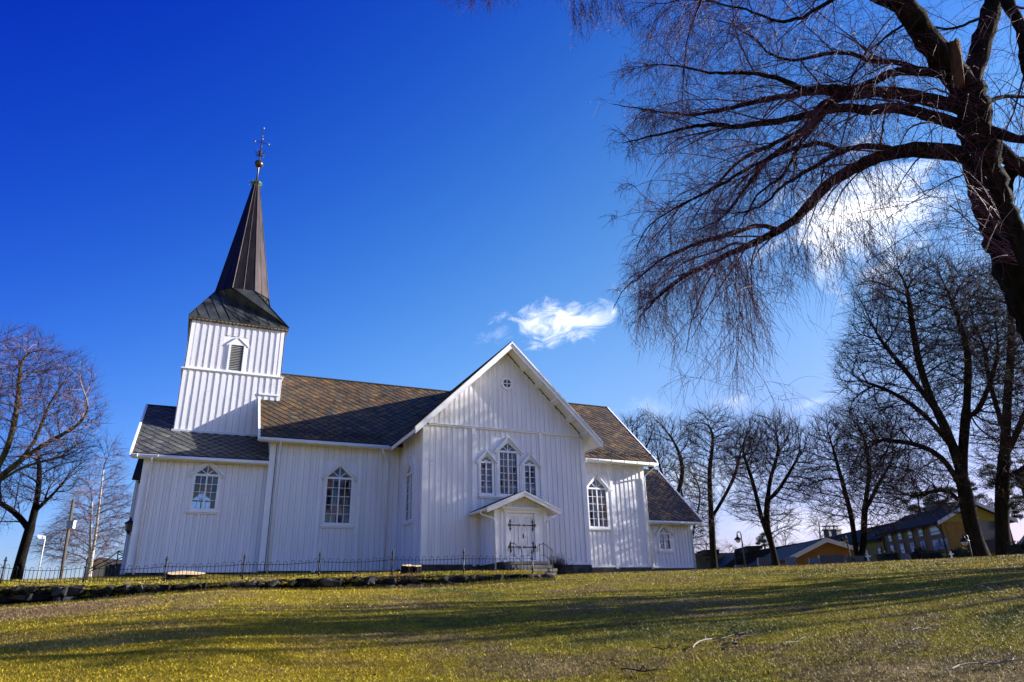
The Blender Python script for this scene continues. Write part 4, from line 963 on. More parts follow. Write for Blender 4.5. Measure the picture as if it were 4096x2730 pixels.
for n_, (a, b, lab, r0) in enumerate(sticks):
    A, B = lawnpt(*a), lawnpt(*b); c = (A+B)/2; th = thing('fallen_twig', lab, 'twig', c, 'fallen twigs on the lawn'); r_ = random.Random(n_); mb = MB(); N = 9; r0 *= .72
    side = Vector((-(B-A).y, (B-A).x, 0))*r_.uniform(-.15, .15)
    def q(t_): p = A.lerp(B, t_)+side*math.sin(math.pi*t_); p.z = lz(p.x, p.y)+.035+.03*abs(math.sin(5*t_+n_)); return p
    pts = [q(t_)+Vector((r_.uniform(-.02, .02), r_.uniform(-.02, .02), 0)) for t_ in np.linspace(0, 1, N)]
    mb.tube(pts, [r0*(1-.6*i/N) for i in range(N)], 5); mb.build('stem', twig_grey if 'pale' in lab or 'grey' in lab or 'dry' in lab else twig_dark, th)
    for s_ in range(5):
        mb = MB()
        i = r_.randrange(2, N-1); d = (B-A).normalized(); a_ = r_.choice((-1, 1))*r_.uniform(.5, 1.0); dd = Vector((d.x*math.cos(a_)-d.y*math.sin(a_), d.x*math.sin(a_)+d.y*math.cos(a_), 0))
        l_ = (B-A).length*r_.uniform(.12, .35); p0 = pts[i]; p1 = p0+dd*l_*.5+Vector((0, 0, r_.uniform(.0, .06))); p2 = p0+dd*l_; p2.z = lz(p2.x, p2.y)+.03
        mb.tube([p0, p1, p2], [r0*.5, r0*.4, r0*.25], 4)
        mb.build('side_shoot', twig_grey if 'pale' in lab or 'grey' in lab or 'dry' in lab else twig_dark, th)
# ================================================================ grass (uncountable)
def blades(n, r0, r1, a0, a1, zf, hfac, wfac, powr=1.6, test=None):
    u = rng.random(n); r = (r0**(1-powr)+u*(r1**(1-powr)-r0**(1-powr)))**(1/(1-powr)) if powr != 1 else r0*(r1/r0)**u
    a = np.radians(rng.uniform(a0, a1, n)); x = CX+r*np.sin(a); y = CY+r*np.cos(a)
    if test is not None: k_ = test(x, y); x, y, r = x[k_], y[k_], r[k_]
    n = len(x); z = zf(x, y); sc = np.maximum(r/8, .8)
    h = rng.uniform(.012, .036, n)*hfac*sc**.35; w = rng.uniform(.0016, .0038, n)*wfac*sc**.8
    ang = rng.uniform(0, 2*np.pi, n); dx, dy = np.cos(ang), np.sin(ang); le = rng.normal(0, .75, n)*h; lf_ = rng.normal(0, .75, n)*h
    B = np.stack([x, y, z-.01], 1); S = np.stack([dx*w, dy*w, 0*w], 1); Mx = np.stack([le*.35, lf_*.35, h*.62], 1); Tp = np.stack([le, lf_, h], 1)
    V = np.stack([B-S, B+S, B+Mx+S*.7, B+Mx-S*.7, B+Tp+S*.1, B+Tp-S*.1], 1).reshape(-1, 3)
    i = np.arange(n)*6; Q = np.concatenate([np.stack([i, i+1, i+2, i+3], 1), np.stack([i+3, i+2, i+4, i+5], 1)])
    return V, Q
def infront(x, y): return ((x-FA[0])*FN[0]+(y-FA[1])*FN[1] < -.55) | ((x-FA[0])*FD[0]+(y-FA[1])*FD[1] > 17.6)
def clear(x, y): return infront(x, y) & ~((y > -3.2) & (x > 3.1) & (x < 5.3)) & ~((y > -.1) & (x > -.2) & (x < 9)) & ~((y > 3.95) & (x >= 9) & (x < 19.4))
nv = NV(); nv.add(*blades(520000, 5.5, 46, -16, 64, lawn_z, 1.0, 1.0, 1.55, clear)); gr = nv.build('grass', gmb); gr['kind'] = 'stuff'
def behind(x, y):
    d = (x-FA[0])*FN[0]+(y-FA[1])*FN[1]; t_ = (x-FA[0])*FD[0]+(y-FA[1])*FD[1]; return (d > -.2) & (t_ < 17.3) & ~((y > YN-.1) & (x > XW0)) & ~((y > -.15) & (x > -.1))
nv = NV(); nv.add(*blades(90000, 20, 40, -18, 32, terr_z, 1.6, .9, .5, behind)); gt_ = nv.build('grass', gmb); gt_['kind'] = 'stuff'
# tufts hanging over the top of the wall
nt_ = 26000; tt = rng.uniform(-5, 17.2, nt_); dd = rng.uniform(-.34, .0, nt_); x = FA[0]+FD[0]*tt+FN[0]*dd; y = FA[1]+FD[1]*tt+FN[1]*dd
B = np.stack([x, y, terr_z(x, y)-.06-.1*(dd < -.25)], 1); nv = NV(); twigs(nv, B, np.stack([rng.normal(-.2, .5, nt_), rng.normal(-.6, .4, nt_), np.full(nt_, .8)], 1), rng.uniform(.05, .2, nt_), .005, 4, .28, .1)
nf_ = 16000; tt = rng.uniform(-6, 17.4, nf_); dd = rng.normal(-.66, .09, nf_); x = FA[0]+FD[0]*tt+FN[0]*dd; y = FA[1]+FD[1]*tt+FN[1]*dd
twigs(nv, np.stack([x, y, lawn_z(x, y)-.02], 1), np.stack([rng.normal(0, .4, nf_), rng.normal(0, .4, nf_), np.full(nf_, 1.)], 1), rng.uniform(.05, .17, nf_), .004, 4, .1, .1)
tu = nv.build('grass_tufts', gmb); tu['kind'] = 'stuff'

# dead leaves and bits of bark strewn over the turf
n = 3800; r = 5.5*(30/5.5)**rng.random(n); a = np.radians(rng.uniform(-16, 62, n)); x = CX+r*np.sin(a); y = CY+r*np.cos(a); k_ = clear(x, y); x, y = x[k_], y[k_]; n = len(x)
z = lawn_z(x, y)+.022; sz = rng.uniform(.006, .020, n); t_ = rng.uniform(0, 6.28, n); e1 = np.stack([np.cos(t_)*sz, np.sin(t_)*sz, rng.normal(0, .35, n)*sz], 1); e2 = np.stack([-np.sin(t_)*sz*.5, np.cos(t_)*sz*.5, rng.normal(0, .3, n)*sz], 1); c = np.stack([x, y, z], 1)
V = np.stack([c-e1, c-e2, c+e1, c+e2], 1).reshape(-1, 3); Q = np.arange(n*4).reshape(-1, 4)
leafm = mat('dead_leaves', (.12, .06, .025), .7); b_ = NB(leafm.node_tree); g_ = b_.n('ShaderNodeNewGeometry'); b_.l(b_.ramp(g_.outputs['Random Per Island'], [(0, (.07, .035, .015)), (.5, (.20, .11, .045)), (.9, (.30, .22, .12)), (1, (.45, .40, .32))]).outputs[0], leafm.node_tree.nodes['Principled BSDF'].inputs['Base Color'])
ll = npmesh('leaf_litter', V, Q, leafm); ll['kind'] = 'stuff'
# coarse pale tussocks standing out of the short turf
n = 2600; r = 5.5*(34/5.5)**rng.random(n); a = np.radians(rng.uniform(-16, 62, n)); x = CX+r*np.sin(a); y = CY+r*np.cos(a); k_ = clear(x, y); x, y = x[k_], y[k_]; n = len(x); m_ = 9
nm_ = 260; cm = P(452, 1320, 27.2); xm, ym = rng.normal(cm.x+.5, .55, nm_), rng.normal(cm.y+.1, .22, nm_)
pm_ = np.concatenate([np.stack([x, y, lawn_z(x, y)-.01], 1), np.stack([xm, ym, terr_z(xm, ym)+rng.uniform(0, .16, nm_)*np.exp(-((xm-cm.x-.5)/.7)**2)], 1)]); n = len(pm_)
B = np.repeat(pm_, m_, 0)+rng.normal(0, .03, (n*m_, 3))*[1, 1, 0]; D_ = rng.normal(0, .7, B.shape); D_[:, 2] = rng.uniform(.4, 1.2, len(B)); nv = NV(); twigs(nv, B, D_, rng.uniform(.04, .10, len(B)), .0022, 4, .12, .12); ts_ = nv.build('grass_tussocks', gmb); ts_['kind'] = 'stuff'
# ================================================================ trees
def colonize(paths, A, step, di, dk, iters=130, grav=0.0, mom=.55):
    """space colonisation. paths: list of (points (n,3), attach index or None) -> nodes, parents"""
    N = []; PA = []
    for pts, at in paths:
        prev = at if at is not None else -1
        for q in pts: N.append(np.asarray(q, float)); PA.append(prev); prev = len(N)-1
    N = np.array(N); PA = list(PA); A = np.array(A); DR = np.array([N[i]-N[PA[i]] if PA[i] >= 0 else [0, 0, 1.] for i in range(len(N))]); DR /= np.linalg.norm(DR, axis=1, keepdims=True)+1e-9
    d = np.linalg.norm(A[:, None]-N[None], axis=2); ne = d.argmin(1); nd = d.min(1)
    for _ in range(iters):
        if not len(A): break
        act = nd < di
        if not act.any(): break
        v = A[act]-N[ne[act]]; v /= np.linalg.norm(v, axis=1, keepdims=True)+1e-9
        g, inv = np.unique(ne[act], return_inverse=True)
        s_ = np.zeros((len(g), 3)); np.add.at(s_, inv, v); s_ /= np.linalg.norm(s_, axis=1, keepdims=True)+1e-9
        cc = np.bincount(np.array([q for q in PA if q >= 0]), minlength=len(N))[g]
        s_ = s_+DR[g]*np.where(cc < 2, mom, 0.)[:, None]+rng.normal(0, .13, s_.shape); s_[:, 2] += np.where(cc < 2, grav, 0.); s_ /= np.linalg.norm(s_, axis=1, keepdims=True)+1e-9
        new = N[g]+s_*step; b = len(N); N = np.concatenate([N, new]); PA += list(g); DR = np.concatenate([DR, s_])
        dn = np.linalg.norm(A[:, None]-new[None], axis=2); m_ = dn.min(1); am = dn.argmin(1)
        up = m_ < nd; nd[up] = m_[up]; ne[up] = b+am[up]
        busy = np.bincount(np.array([q for q in PA if q >= 0]), minlength=len(N)) > 3
        keep = (nd > dk) & ~busy[ne]; A, nd, ne = A[keep], nd[keep], ne[keep]
    return N, np.array(PA)
def ellipsoid(c, r, n, shell=.0):
    p = rng.normal(size=(n, 3)); p /= np.linalg.norm(p, axis=1, keepdims=True); p *= ((shell+(1-shell)*rng.random(n))**(1/2.3))[:, None]
    return np.array(c)+p*np.array(r)
def skeleton(N, PA, tip, power=2.3, rmax=None, base_r=None):
    n = len(N); R = np.zeros(n); ch = [[] for _ in range(n)]
    for i in range(n-1, -1, -1):
        R[i] = (R[i]+tip**power) if not ch[i] else R[i]
        if PA[i] >= 0: ch[PA[i]].append(i)
    acc = np.zeros(n)
    order = range(n-1, -1, -1)
    for i in order:
        if not ch[i]: acc[i] = tip**power
        if PA[i] >= 0: acc[PA[i]] += acc[i]
    R = acc**(1/power)
    return R, ch
def tree_mesh(N, PA, tip, power, thick, trunk_scale, parent, mt, mtw, twig_len, twig_n, twig_r, droop=0.0, up=.25, rdir=None, minr=None, twS=4, flare=1.0, tipchance=1.0):
    """tubes along the skeleton: thick limbs -> 'trunk', the rest and the shoots -> 'crown'"""
    hasch = np.zeros(len(N), bool); hasch[PA[PA >= 0]] = True
    power = math.log(max(4, (~hasch).sum()))/math.log(trunk_scale/tip)       # pipe model fitted to the trunk's girth
    R, ch = skeleton(N, PA, tip, power)
    # chains: follow the thickest child
    tr, cr = NV(), NV(); starts = [i for i in range(len(N)) if PA[i] < 0]; stack = [(s_, -1) for s_ in starts]
    # smooth positions a little
    M_ = N.copy()
    inn = np.array([i for i in range(len(N)) if PA[i] >= 0 and ch[i]]); big = np.array([max(ch[i], key=lambda q: R[q]) for i in inn])
    for _ in range(7): M_[inn] = .5*M_[inn]+.25*M_[PA[inn]]+.25*M_[big]
    while stack:
        s_, par = stack.pop(); chain = [par, s_] if par >= 0 else [s_]; i = s_
        while ch[i]:
            c_ = sorted(ch[i], key=lambda q: -R[q]); chain.append(c_[0])
            for q in c_[1:]: stack.append((q, i))
            i = c_[0]
        pts = M_[chain]; rr = R[chain].copy()
        if par >= 0: rr[0] = min(rr[0], rr[1]*1.15)
        if par < 0 and flare != 1.0:
            for q in range(min(5, len(rr))): rr[q] *= 1+(flare-1)*(1-q/5)**2
        thk = rr > thick
        cut = int(thk.sum()) if thk[0] else 0
        for seg, dst in ((slice(0, cut+1), tr), (slice(max(cut-0, 0), None), cr)):
            p_ = pts[seg]; r_ = rr[seg]
            if len(p_) < 2 or (dst is tr and cut < 1): continue
            k = 9 if r_[0] > .12 else (6 if r_[0] > .05 else (4 if r_[0] > .02 else 3))
            dst.add(*batch_tubes(p_[None], r_[None], k))
    tips = np.array([i for i in range(len(N)) if R[i] < tip*3.2])
    if twig_n:
        idx = np.repeat(tips, twig_n); idx = idx[rng.random(len(idx)) < tipchance]
        dpar = N[idx]-N[np.maximum(PA[idx], 0)]; dpar /= np.linalg.norm(dpar, axis=1, keepdims=True)+1e-9
        dd = dpar+rng.normal(0, .42, dpar.shape); dd[:, 2] += up
        twigs(cr, M_[idx], dd, rng.uniform(.5, 1.35, len(idx))*twig_len, twig_r, twS+1, droop, .09)
    if tr.n: tr.build('trunk', mt, parent, True)
    cr.build('crown', mtw, parent, False)
    return R
def upath(pts, d, n=None, dd=0.0):
    """photo polyline at view-axis distance d (may drift by dd to its end), resampled"""
    P3 = [np.array(PF(u, v, d+dd*i/max(1, len(pts)-1))) for i, (u, v) in enumerate(pts)]
    Q_ = [2*P3[0]-P3[1]]+P3+[2*P3[-1]-P3[-2]]; out = [P3[0]]
    for i in range(1, len(P3)):
        a, b, c, e = Q_[i-1], Q_[i], Q_[i+1], Q_[i+2]; k = max(1, int(np.linalg.norm(c-b)/(n or .5)))
        for j in range(1, k+1):
            t = j/k; out.append(.5*((2*b)+(-a+c)*t+(2*a-5*b+4*c-e)*t*t+(-a+3*b-3*c+e)*t**3))
    return np.array(out)
def bare_tree(name, lab, d, trunks, crowns, natt, step, di, dk, tip, tr_r, mt=None, mtw=None, twl=.6, twn=4, twr=.008, thick=.05, group=None, up=.35, droop=0., power=2.2, dz=.8, flare=1.45, grav=.16, label_cat='tree'):
    """trunks: list of (photo polyline, attach (trunk index, node) or None); crowns: (u, v, ru, rv, share)"""
    paths = []; off = []; n = 0
    for pl, at in trunks:
        p = upath(pl, d, step)
        if at is None:
            g = p[0].copy(); g[2] = min(g[2], lz(g[0], g[1]))-.4; p = np.concatenate([[g], p])
            paths.append((p, None))
        else: a = off[at[0]]+min(int(at[1]*len(paths[at[0]][0])), len(paths[at[0]][0])-1); p[:, :] += rng.normal(0, .05, p.shape); paths.append((p[1:], a))
        off.append(n); n += len(paths[-1][0])
    A = []
    for u, v, ru, rv, share in crowns:
        c = PF(u, v, d); A.append(ellipsoid(c, (1, 1, 1), max(8, int(natt*share*2.1)), .15)); q = A[-1]-np.array(c); s_ = d/1584.
        q = q@np.diag([1, 1, 1]); right = np.array(_r); fw = np.array([math.sin(YAW), math.cos(YAW), 0]); upv = np.array([0, 0, 1.])
        A[-1] = np.array(c)+q[:, :1]*right*ru*s_*1.08+q[:, 1:2]*fw*ru*s_*dz+q[:, 2:]*upv*rv*s_*1.03
    A = np.concatenate(A); N, PA = colonize(paths, A, step*.9, di, dk*.72, 170, grav)
    th = thing(name, lab, label_cat, paths[0][0][1], group)
    tree_mesh(N, PA, tip, power, thick, tr_r, th, mt or bark_dark, mtw or twig_dark, twl, twn, twr, droop, up, flare=flare)
    return th
G1 = 'bare trees along the churchyard'
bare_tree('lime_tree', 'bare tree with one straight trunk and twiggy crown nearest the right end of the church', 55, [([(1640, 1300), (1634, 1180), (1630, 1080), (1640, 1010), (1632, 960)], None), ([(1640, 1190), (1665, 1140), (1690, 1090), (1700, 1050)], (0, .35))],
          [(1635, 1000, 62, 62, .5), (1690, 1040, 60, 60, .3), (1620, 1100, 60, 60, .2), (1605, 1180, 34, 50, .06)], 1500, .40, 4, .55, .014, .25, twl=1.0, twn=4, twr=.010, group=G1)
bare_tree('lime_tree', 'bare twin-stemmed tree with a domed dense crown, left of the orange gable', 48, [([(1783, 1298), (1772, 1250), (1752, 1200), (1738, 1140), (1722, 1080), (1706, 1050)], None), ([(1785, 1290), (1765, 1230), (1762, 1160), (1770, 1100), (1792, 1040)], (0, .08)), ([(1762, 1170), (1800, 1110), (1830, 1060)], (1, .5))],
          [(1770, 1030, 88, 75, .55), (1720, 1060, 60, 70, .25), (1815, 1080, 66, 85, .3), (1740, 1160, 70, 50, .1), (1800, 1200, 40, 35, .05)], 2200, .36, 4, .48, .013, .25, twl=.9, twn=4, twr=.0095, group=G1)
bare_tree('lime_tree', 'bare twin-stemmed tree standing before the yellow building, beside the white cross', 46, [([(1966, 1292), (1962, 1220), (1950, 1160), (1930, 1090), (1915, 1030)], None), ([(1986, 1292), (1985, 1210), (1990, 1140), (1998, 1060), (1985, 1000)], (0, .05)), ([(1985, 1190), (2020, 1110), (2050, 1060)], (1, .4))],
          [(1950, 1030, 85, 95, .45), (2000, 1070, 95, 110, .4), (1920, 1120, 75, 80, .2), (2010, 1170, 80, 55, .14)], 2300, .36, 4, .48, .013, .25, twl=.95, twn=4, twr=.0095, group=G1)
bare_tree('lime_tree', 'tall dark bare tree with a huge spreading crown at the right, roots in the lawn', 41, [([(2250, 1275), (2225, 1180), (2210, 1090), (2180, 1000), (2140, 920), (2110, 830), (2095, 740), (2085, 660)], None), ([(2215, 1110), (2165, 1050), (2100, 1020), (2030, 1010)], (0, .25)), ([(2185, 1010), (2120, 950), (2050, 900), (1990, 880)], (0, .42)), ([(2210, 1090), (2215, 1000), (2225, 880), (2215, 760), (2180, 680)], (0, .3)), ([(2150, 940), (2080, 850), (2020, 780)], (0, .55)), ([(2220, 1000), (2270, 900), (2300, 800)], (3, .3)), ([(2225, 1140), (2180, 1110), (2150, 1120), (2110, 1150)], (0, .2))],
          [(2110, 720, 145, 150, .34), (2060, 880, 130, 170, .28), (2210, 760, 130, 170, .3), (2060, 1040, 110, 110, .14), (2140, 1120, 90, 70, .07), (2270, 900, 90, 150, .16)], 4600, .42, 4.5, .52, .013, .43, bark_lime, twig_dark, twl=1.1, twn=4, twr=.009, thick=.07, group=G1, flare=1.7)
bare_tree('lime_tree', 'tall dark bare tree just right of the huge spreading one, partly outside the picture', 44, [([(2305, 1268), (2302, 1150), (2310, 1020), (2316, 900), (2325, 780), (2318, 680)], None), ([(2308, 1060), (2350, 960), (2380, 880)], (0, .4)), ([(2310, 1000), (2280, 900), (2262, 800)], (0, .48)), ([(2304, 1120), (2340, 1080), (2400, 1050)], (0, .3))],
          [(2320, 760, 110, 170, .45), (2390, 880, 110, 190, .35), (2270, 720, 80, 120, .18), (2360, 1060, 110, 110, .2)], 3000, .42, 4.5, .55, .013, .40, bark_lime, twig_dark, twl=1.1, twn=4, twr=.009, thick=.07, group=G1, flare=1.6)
bare_tree('bare_tree', 'rounded bare tree showing above the chancel roof, behind the church', 62, [([(1545, 1295), (1540, 1200), (1528, 1110), (1510, 1060)], None), ([(1540, 1160), (1500, 1080), (1470, 1040)], (0, .5)), ([(1540, 1180), (1570, 1090), (1560, 1030)], (0, .4))],
          [(1480, 1010, 72, 62, .5), (1540, 1025, 62, 62, .4), (1500, 1060, 80, 50, .2)], 1700, .42, 5, .58, .015, .33, twl=1.0, twn=3, twr=.010, group=G1)
bare_tree('bare_tree', 'thin sprawling bare tree standing low behind the small annex', 66, [([(1590, 1298), (1585, 1220), (1570, 1150), (1560, 1100)], None), ([(1585, 1230), (1610, 1150), (1605, 1100)], (0, .3))],
          [(1560, 1120, 50, 70, .5), (1600, 1150, 45, 80, .5), (1590, 1230, 50, 40, .2)], 800, .45, 5, .62, .014, .18, twl=.9, twn=3, twr=.012, group=G1, droop=.05)
# left side
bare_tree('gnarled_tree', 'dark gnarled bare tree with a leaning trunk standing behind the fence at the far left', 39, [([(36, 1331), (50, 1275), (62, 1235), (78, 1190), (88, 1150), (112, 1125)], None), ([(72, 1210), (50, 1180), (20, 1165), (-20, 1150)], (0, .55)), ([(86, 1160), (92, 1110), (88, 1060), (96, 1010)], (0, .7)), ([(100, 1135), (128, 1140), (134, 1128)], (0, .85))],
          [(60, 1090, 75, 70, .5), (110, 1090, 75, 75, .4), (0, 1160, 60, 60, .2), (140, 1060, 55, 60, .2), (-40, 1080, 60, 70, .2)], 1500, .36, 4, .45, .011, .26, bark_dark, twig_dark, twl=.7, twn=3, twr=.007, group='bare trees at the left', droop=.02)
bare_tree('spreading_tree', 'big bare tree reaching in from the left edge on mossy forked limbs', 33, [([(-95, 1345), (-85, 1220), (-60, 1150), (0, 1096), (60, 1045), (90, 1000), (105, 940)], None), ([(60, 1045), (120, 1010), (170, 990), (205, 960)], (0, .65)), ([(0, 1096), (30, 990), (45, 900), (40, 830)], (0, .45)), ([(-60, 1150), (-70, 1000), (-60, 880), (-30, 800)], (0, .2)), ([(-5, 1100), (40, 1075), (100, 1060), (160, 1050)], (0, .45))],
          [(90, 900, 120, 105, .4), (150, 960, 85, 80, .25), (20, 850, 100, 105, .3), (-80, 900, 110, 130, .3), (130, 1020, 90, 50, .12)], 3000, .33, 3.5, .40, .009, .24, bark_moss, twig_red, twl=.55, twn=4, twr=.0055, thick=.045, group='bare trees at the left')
def birch_tree(name, lab, d, trunks, crowns, natt, tr_r, mtw, group, tip=.012, twl=1.4, step=.5, dk=.7, droop=.10, twr=.007, twn=4):
    return bare_tree(name, lab, d, trunks, crowns, natt, step, 5, dk, tip, tr_r, birch, mtw, twl, twn, twr, .06, group, up=.1, droop=droop, power=2.0, flare=1.2, grav=.25)
birch_tree('birch_tree', 'slender white-stemmed birch with a pointed reddish crown, left of the church', 58, [([(207, 1315), (216, 1255), (226, 1180), (234, 1110), (241, 1050), (246, 1008)], None), ([(203, 1300), (206, 1240), (212, 1170), (218, 1120)], (0, .1))],
           [(238, 1080, 36, 70, .2), (225, 1150, 58, 65, .3), (205, 1210, 74, 60, .35), (180, 1250, 84, 50, .3), (262, 1200, 40, 75, .2)], 1900, .17, twig_red, 'birches', twr=.009, twn=5)
G2 = 'small far birches'
birch_tree('far_birch', 'small pale far birch above the roof of the yellow building', 130, [([(1883, 1260), (1884, 1200), (1882, 1180)], None)], [(1883, 1205, 26, 30, 1)], 260, .22, twig_grey, G2, .02, 2.2, .9, 1.1, twr=.02)
birch_tree('far_birch', 'small pale far birch above the left slope of the orange gable', 130, [([(1800, 1270), (1800, 1230), (1799, 1215)], None)], [(1800, 1245, 22, 28, 1)], 220, .2, twig_grey, G2, .02, 2.2, .9, 1.1, twr=.02)
birch_tree('far_birch', 'pale far bushy birch between the annex and the single-stemmed tree', 110, [([(1622, 1290), (1624, 1250), (1622, 1230)], None)], [(1620, 1255, 24, 40, 1)], 300, .2, twig_grey, G2, .02, 2.0, .8, 1.0, twr=.018)
birch_tree('far_birch', 'pale far birch behind the goose-neck lamp near the gravestones', 110, [([(1697, 1290), (1697, 1265), (1698, 1250)], None)], [(1697, 1265, 26, 20, 1)], 260, .2, twig_grey, G2, .02, 1.8, .8, 1.0, twr=.018)
# trees standing to the right, outside the picture: their shade falls over the lawn and the church front
for n_, (x, y, H_, w_, lab) in enumerate([(13.5, -24.6, 11, 3.0, 'bare roadside tree outside the picture to the right, nearest the willow'), (18, -23.4, 12, 3.2, 'bare roadside tree outside the picture, the one nearest the tall lime trunks'), (24, -27.4, 14, 3.6, 'bare roadside tree outside the picture, third along the road from the willow'), (20, -27.6, 12, 3.2, 'bare roadside tree outside the picture on the far side of the road'), (33, -28.2, 15, 4.0, 'bare roadside tree outside the picture, farthest along the road'), (46, -13, 18, 5.5, 'bare tree farthest to the right outside the picture')]):
    zb = lz(x, y); p = np.array([[x, y, zb-.4+i*.5] for i in range(int(H_*.5/.5))]); p[:, 0] += np.linspace(0, .5, len(p))
    A = np.concatenate([ellipsoid((x, y, zb+H_*.62), (w_, w_, H_*.36), 300, .1), ellipsoid((x-.5, y, zb+H_*.4), (w_*.9, w_*.9, H_*.2), 110, .1)])
    N, PA = colonize([(p, None)], A, .5, 6, 1.1, 120, .12); th = thing('bare_tree', lab, 'tree', (x, y, zb), 'bare trees outside the picture')
    tree_mesh(N, PA, .05 if x < 45 else .02, 2.2, .06, .36, th, bark_lime, twig_dark, 1.2, 2 if x < 45 else 1, .011, twS=4)
# ---------------------------------------------------------------- the weeping willow in the right foreground
wil = thing('weeping_willow', 'large leafless weeping willow leaning in from the right foreground, long drooping shoots', 'tree', (7.5, -26.5, lz(7.5, -26.5)))
WD = 15.0; WS = WD/13
def WP(pts, d0=0, d1=0, n=.14):
    k = len(pts); P3 = [np.array(PF(u, v, WD+d0+(d1-d0)*i/(k-1))) for i, (u, v) in enumerate(pts)]
    # Catmull-Rom through the points
    Q_ = [2*P3[0]-P3[1]]+P3+[2*P3[-1]-P3[-2]]; out = [P3[0]]
    for i in range(1, k):
        a, b, c, d = Q_[i-1], Q_[i], Q_[i+1], Q_[i+2]; m_ = max(2, int(np.linalg.norm(c-b)/n))
        for j in range(1, m_+1):
            t = j/m_; out.append(.5*((2*b)+(-a+c)*t+(2*a-5*b+4*c-d)*t*t+(-a+3*b-3*c+d)*t**3))
    return np.array(out)
nvT = NV(); nvC = NV(); seeds = []
def limb(pts, r0, r1, d0=0, d1=0, k=8, rough=.02, trunk=False):
    p = WP(pts, d0, d1); n = len(p); t = np.linspace(0, 1, n); r0 *= WS; r1 *= WS; r = r0*(1-t)+r1*t
    p = p+rng.normal(0, rough*.5, p.shape)*np.minimum(1, t*4)[:, None]; r = r*(1+rng.normal(0, .04, n))
    if r0 > .09:
        k = 26; V, Q = batch_tubes(p[None], r[None], k); V = V.reshape(n, k, 3); th_ = np.arange(k)*2*np.pi/k; zz = np.cumsum(np.r_[0, np.linalg.norm(np.diff(p, axis=0), axis=1)])[:, None]
        rid = .05*np.sin(9*th_[None]+1.3*np.sin(zz*2.1)+zz*.7)+.035*np.sin(5*th_[None]-zz*1.9)+rng.normal(0, .028, (n, k))
        V = p[:, None]+(V-p[:, None])*(1+rid)[..., None]; nvT.add(V.reshape(-1, 3), Q)
    else: (nvT if r0 > .028 else nvC).add(*batch_tubes(p[None], r[None], k if r0 > .02 else 5))
    seeds.append((p, r)); return p
# trunk: leans up to the left; its foot stands on the lawn beyond the right edge
foot = np.array([PF(2700, 1430, WD)]); 
limb([(2700, 1440), (2600, 1240), (2520, 1030), (2440, 840), (2376, 700), (2330, 600), (2292, 500), (2264, 410), (2252, 340), (2236, 267), (2222, 200)], .56, .26, 0, 0, 16, .05)
limb([(2226, 220), (2200, 178), (2173, 150), (2142, 108), (2111, 60), (2076, 12), (2045, -40), (2000, -110), (1960, -200)], .235, .13, 0, -.6, 12, .03)
limb([(2222, 220), (2245, 144), (2265, 72), (2286, 0), (2300, -60), (2320, -160), (2330, -280)], .19, .12, .2, 1.0, 12, .03)
limb([(2330, 620), (2300, 520), (2330, 380), (2420, 420)], .19, .11, .3, .8, 10)
limb([(2310, -40), (2318, 10), (2347, 70), (2356, 144), (2380, 260)], .10, .06, -.8, -1.2, 8)
# named limbs traced from the photo
limb([(2250, 372), (2210, 356), (2162, 348), (2101, 345), (2060, 350), (2019, 360), (1957, 390), (1896, 431), (1860, 470), (1827, 505), (1783, 532), (1717, 565), (1629, 607), (1567, 640), (1506, 690), (1470, 730)], .155, .012, 0, .8, 10)
limb([(1787, 529), (1743, 519), (1673, 541), (1585, 567), (1519, 598), (1475, 633), (1427, 673), (1410, 710)], .05, .006, .6, .2, 6)
limb([(1720, 563), (1690, 560), (1640, 580), (1580, 600), (1500, 650)], .03, .006, .6, 1.2, 5)
limb([(2070, 349), (2023, 338), (1978, 336), (1937, 349), (1896, 369), (1849, 398), (1796, 431), (1761, 466), (1700, 490), (1650, 480)], .065, .008, .1, -.4, 6)
limb([(1937, 349), (1890, 330), (1849, 336), (1800, 352), (1761, 367), (1700, 400), (1629, 440), (1541, 484), (1484, 528), (1460, 580)], .05, .007, 0, -.9, 6)
limb([(2212, 252), (2180, 240), (2121, 226), (2060, 214), (1998, 214), (1937, 224), (1892, 242), (1849, 297), (1805, 338), (1761, 369), (1708, 440), (1660, 500), (1600, 530)], .125, .01, 0, .5, 8)
limb([(2218, 292), (2162, 274), (2111, 258), (2060, 249), (1998, 253), (1937, 248), (1870, 262), (1780, 280), (1695, 290), (1629, 287), (1541, 303), (1431, 328)], .115, .008, .2, -.5, 8)
limb([(1960, 220), (1896, 212), (1849, 214), (1761, 229), (1629, 259), (1567, 264), (1453, 246), (1408, 240)], .07, .006, 0, 1.0, 6)
limb([(1850, 297), (1780, 330), (1700, 370), (1640, 430), (1560, 480), (1500, 560)], .045, .007, .3, 1.2, 6)
limb([(1900, 255), (1840, 330), (1800, 400), (1740, 450), (1690, 540)], .05, .007, .2, -1.0, 6)
limb([(2165, 170), (2120, 165), (2080, 163), (2039, 172), (1998, 190), (1960, 205), (1900, 200), (1849, 205), (1783, 180), (1717, 167), (1629, 167), (1541, 150), (1480, 150)], .085, .006, 0, -.7, 7)
limb([(2110, 160), (2060, 144), (1998, 140), (1953, 121), (1896, 125), (1827, 140), (1761, 119), (1739, 92), (1682, 57), (1620, 40)], .055, .006, 0, .7, 6)
limb([(2085, 52), (2029, 90), (2006, 123), (1950, 180), (1900, 190)], .028, .006, -.2, -.8, 5)
limb([(2072, 22), (2023, 0), (1960, -30), (1880, -40), (1780, -70), (1680, -90), (1560, -80), (1440, -50), (1350, -10)], .085, .008, -.3, .4, 7)
limb([(1640, -90), (1611, 0), (1580, 88), (1571, 176), (1566, 260)], .025, .005, .2, .0, 5)
limb([(2000, -110), (1850, -180), (1650, -210), (1400, -170), (1200, -110), (1060, -50)], .09, .008, -.5, -1.4, 7)
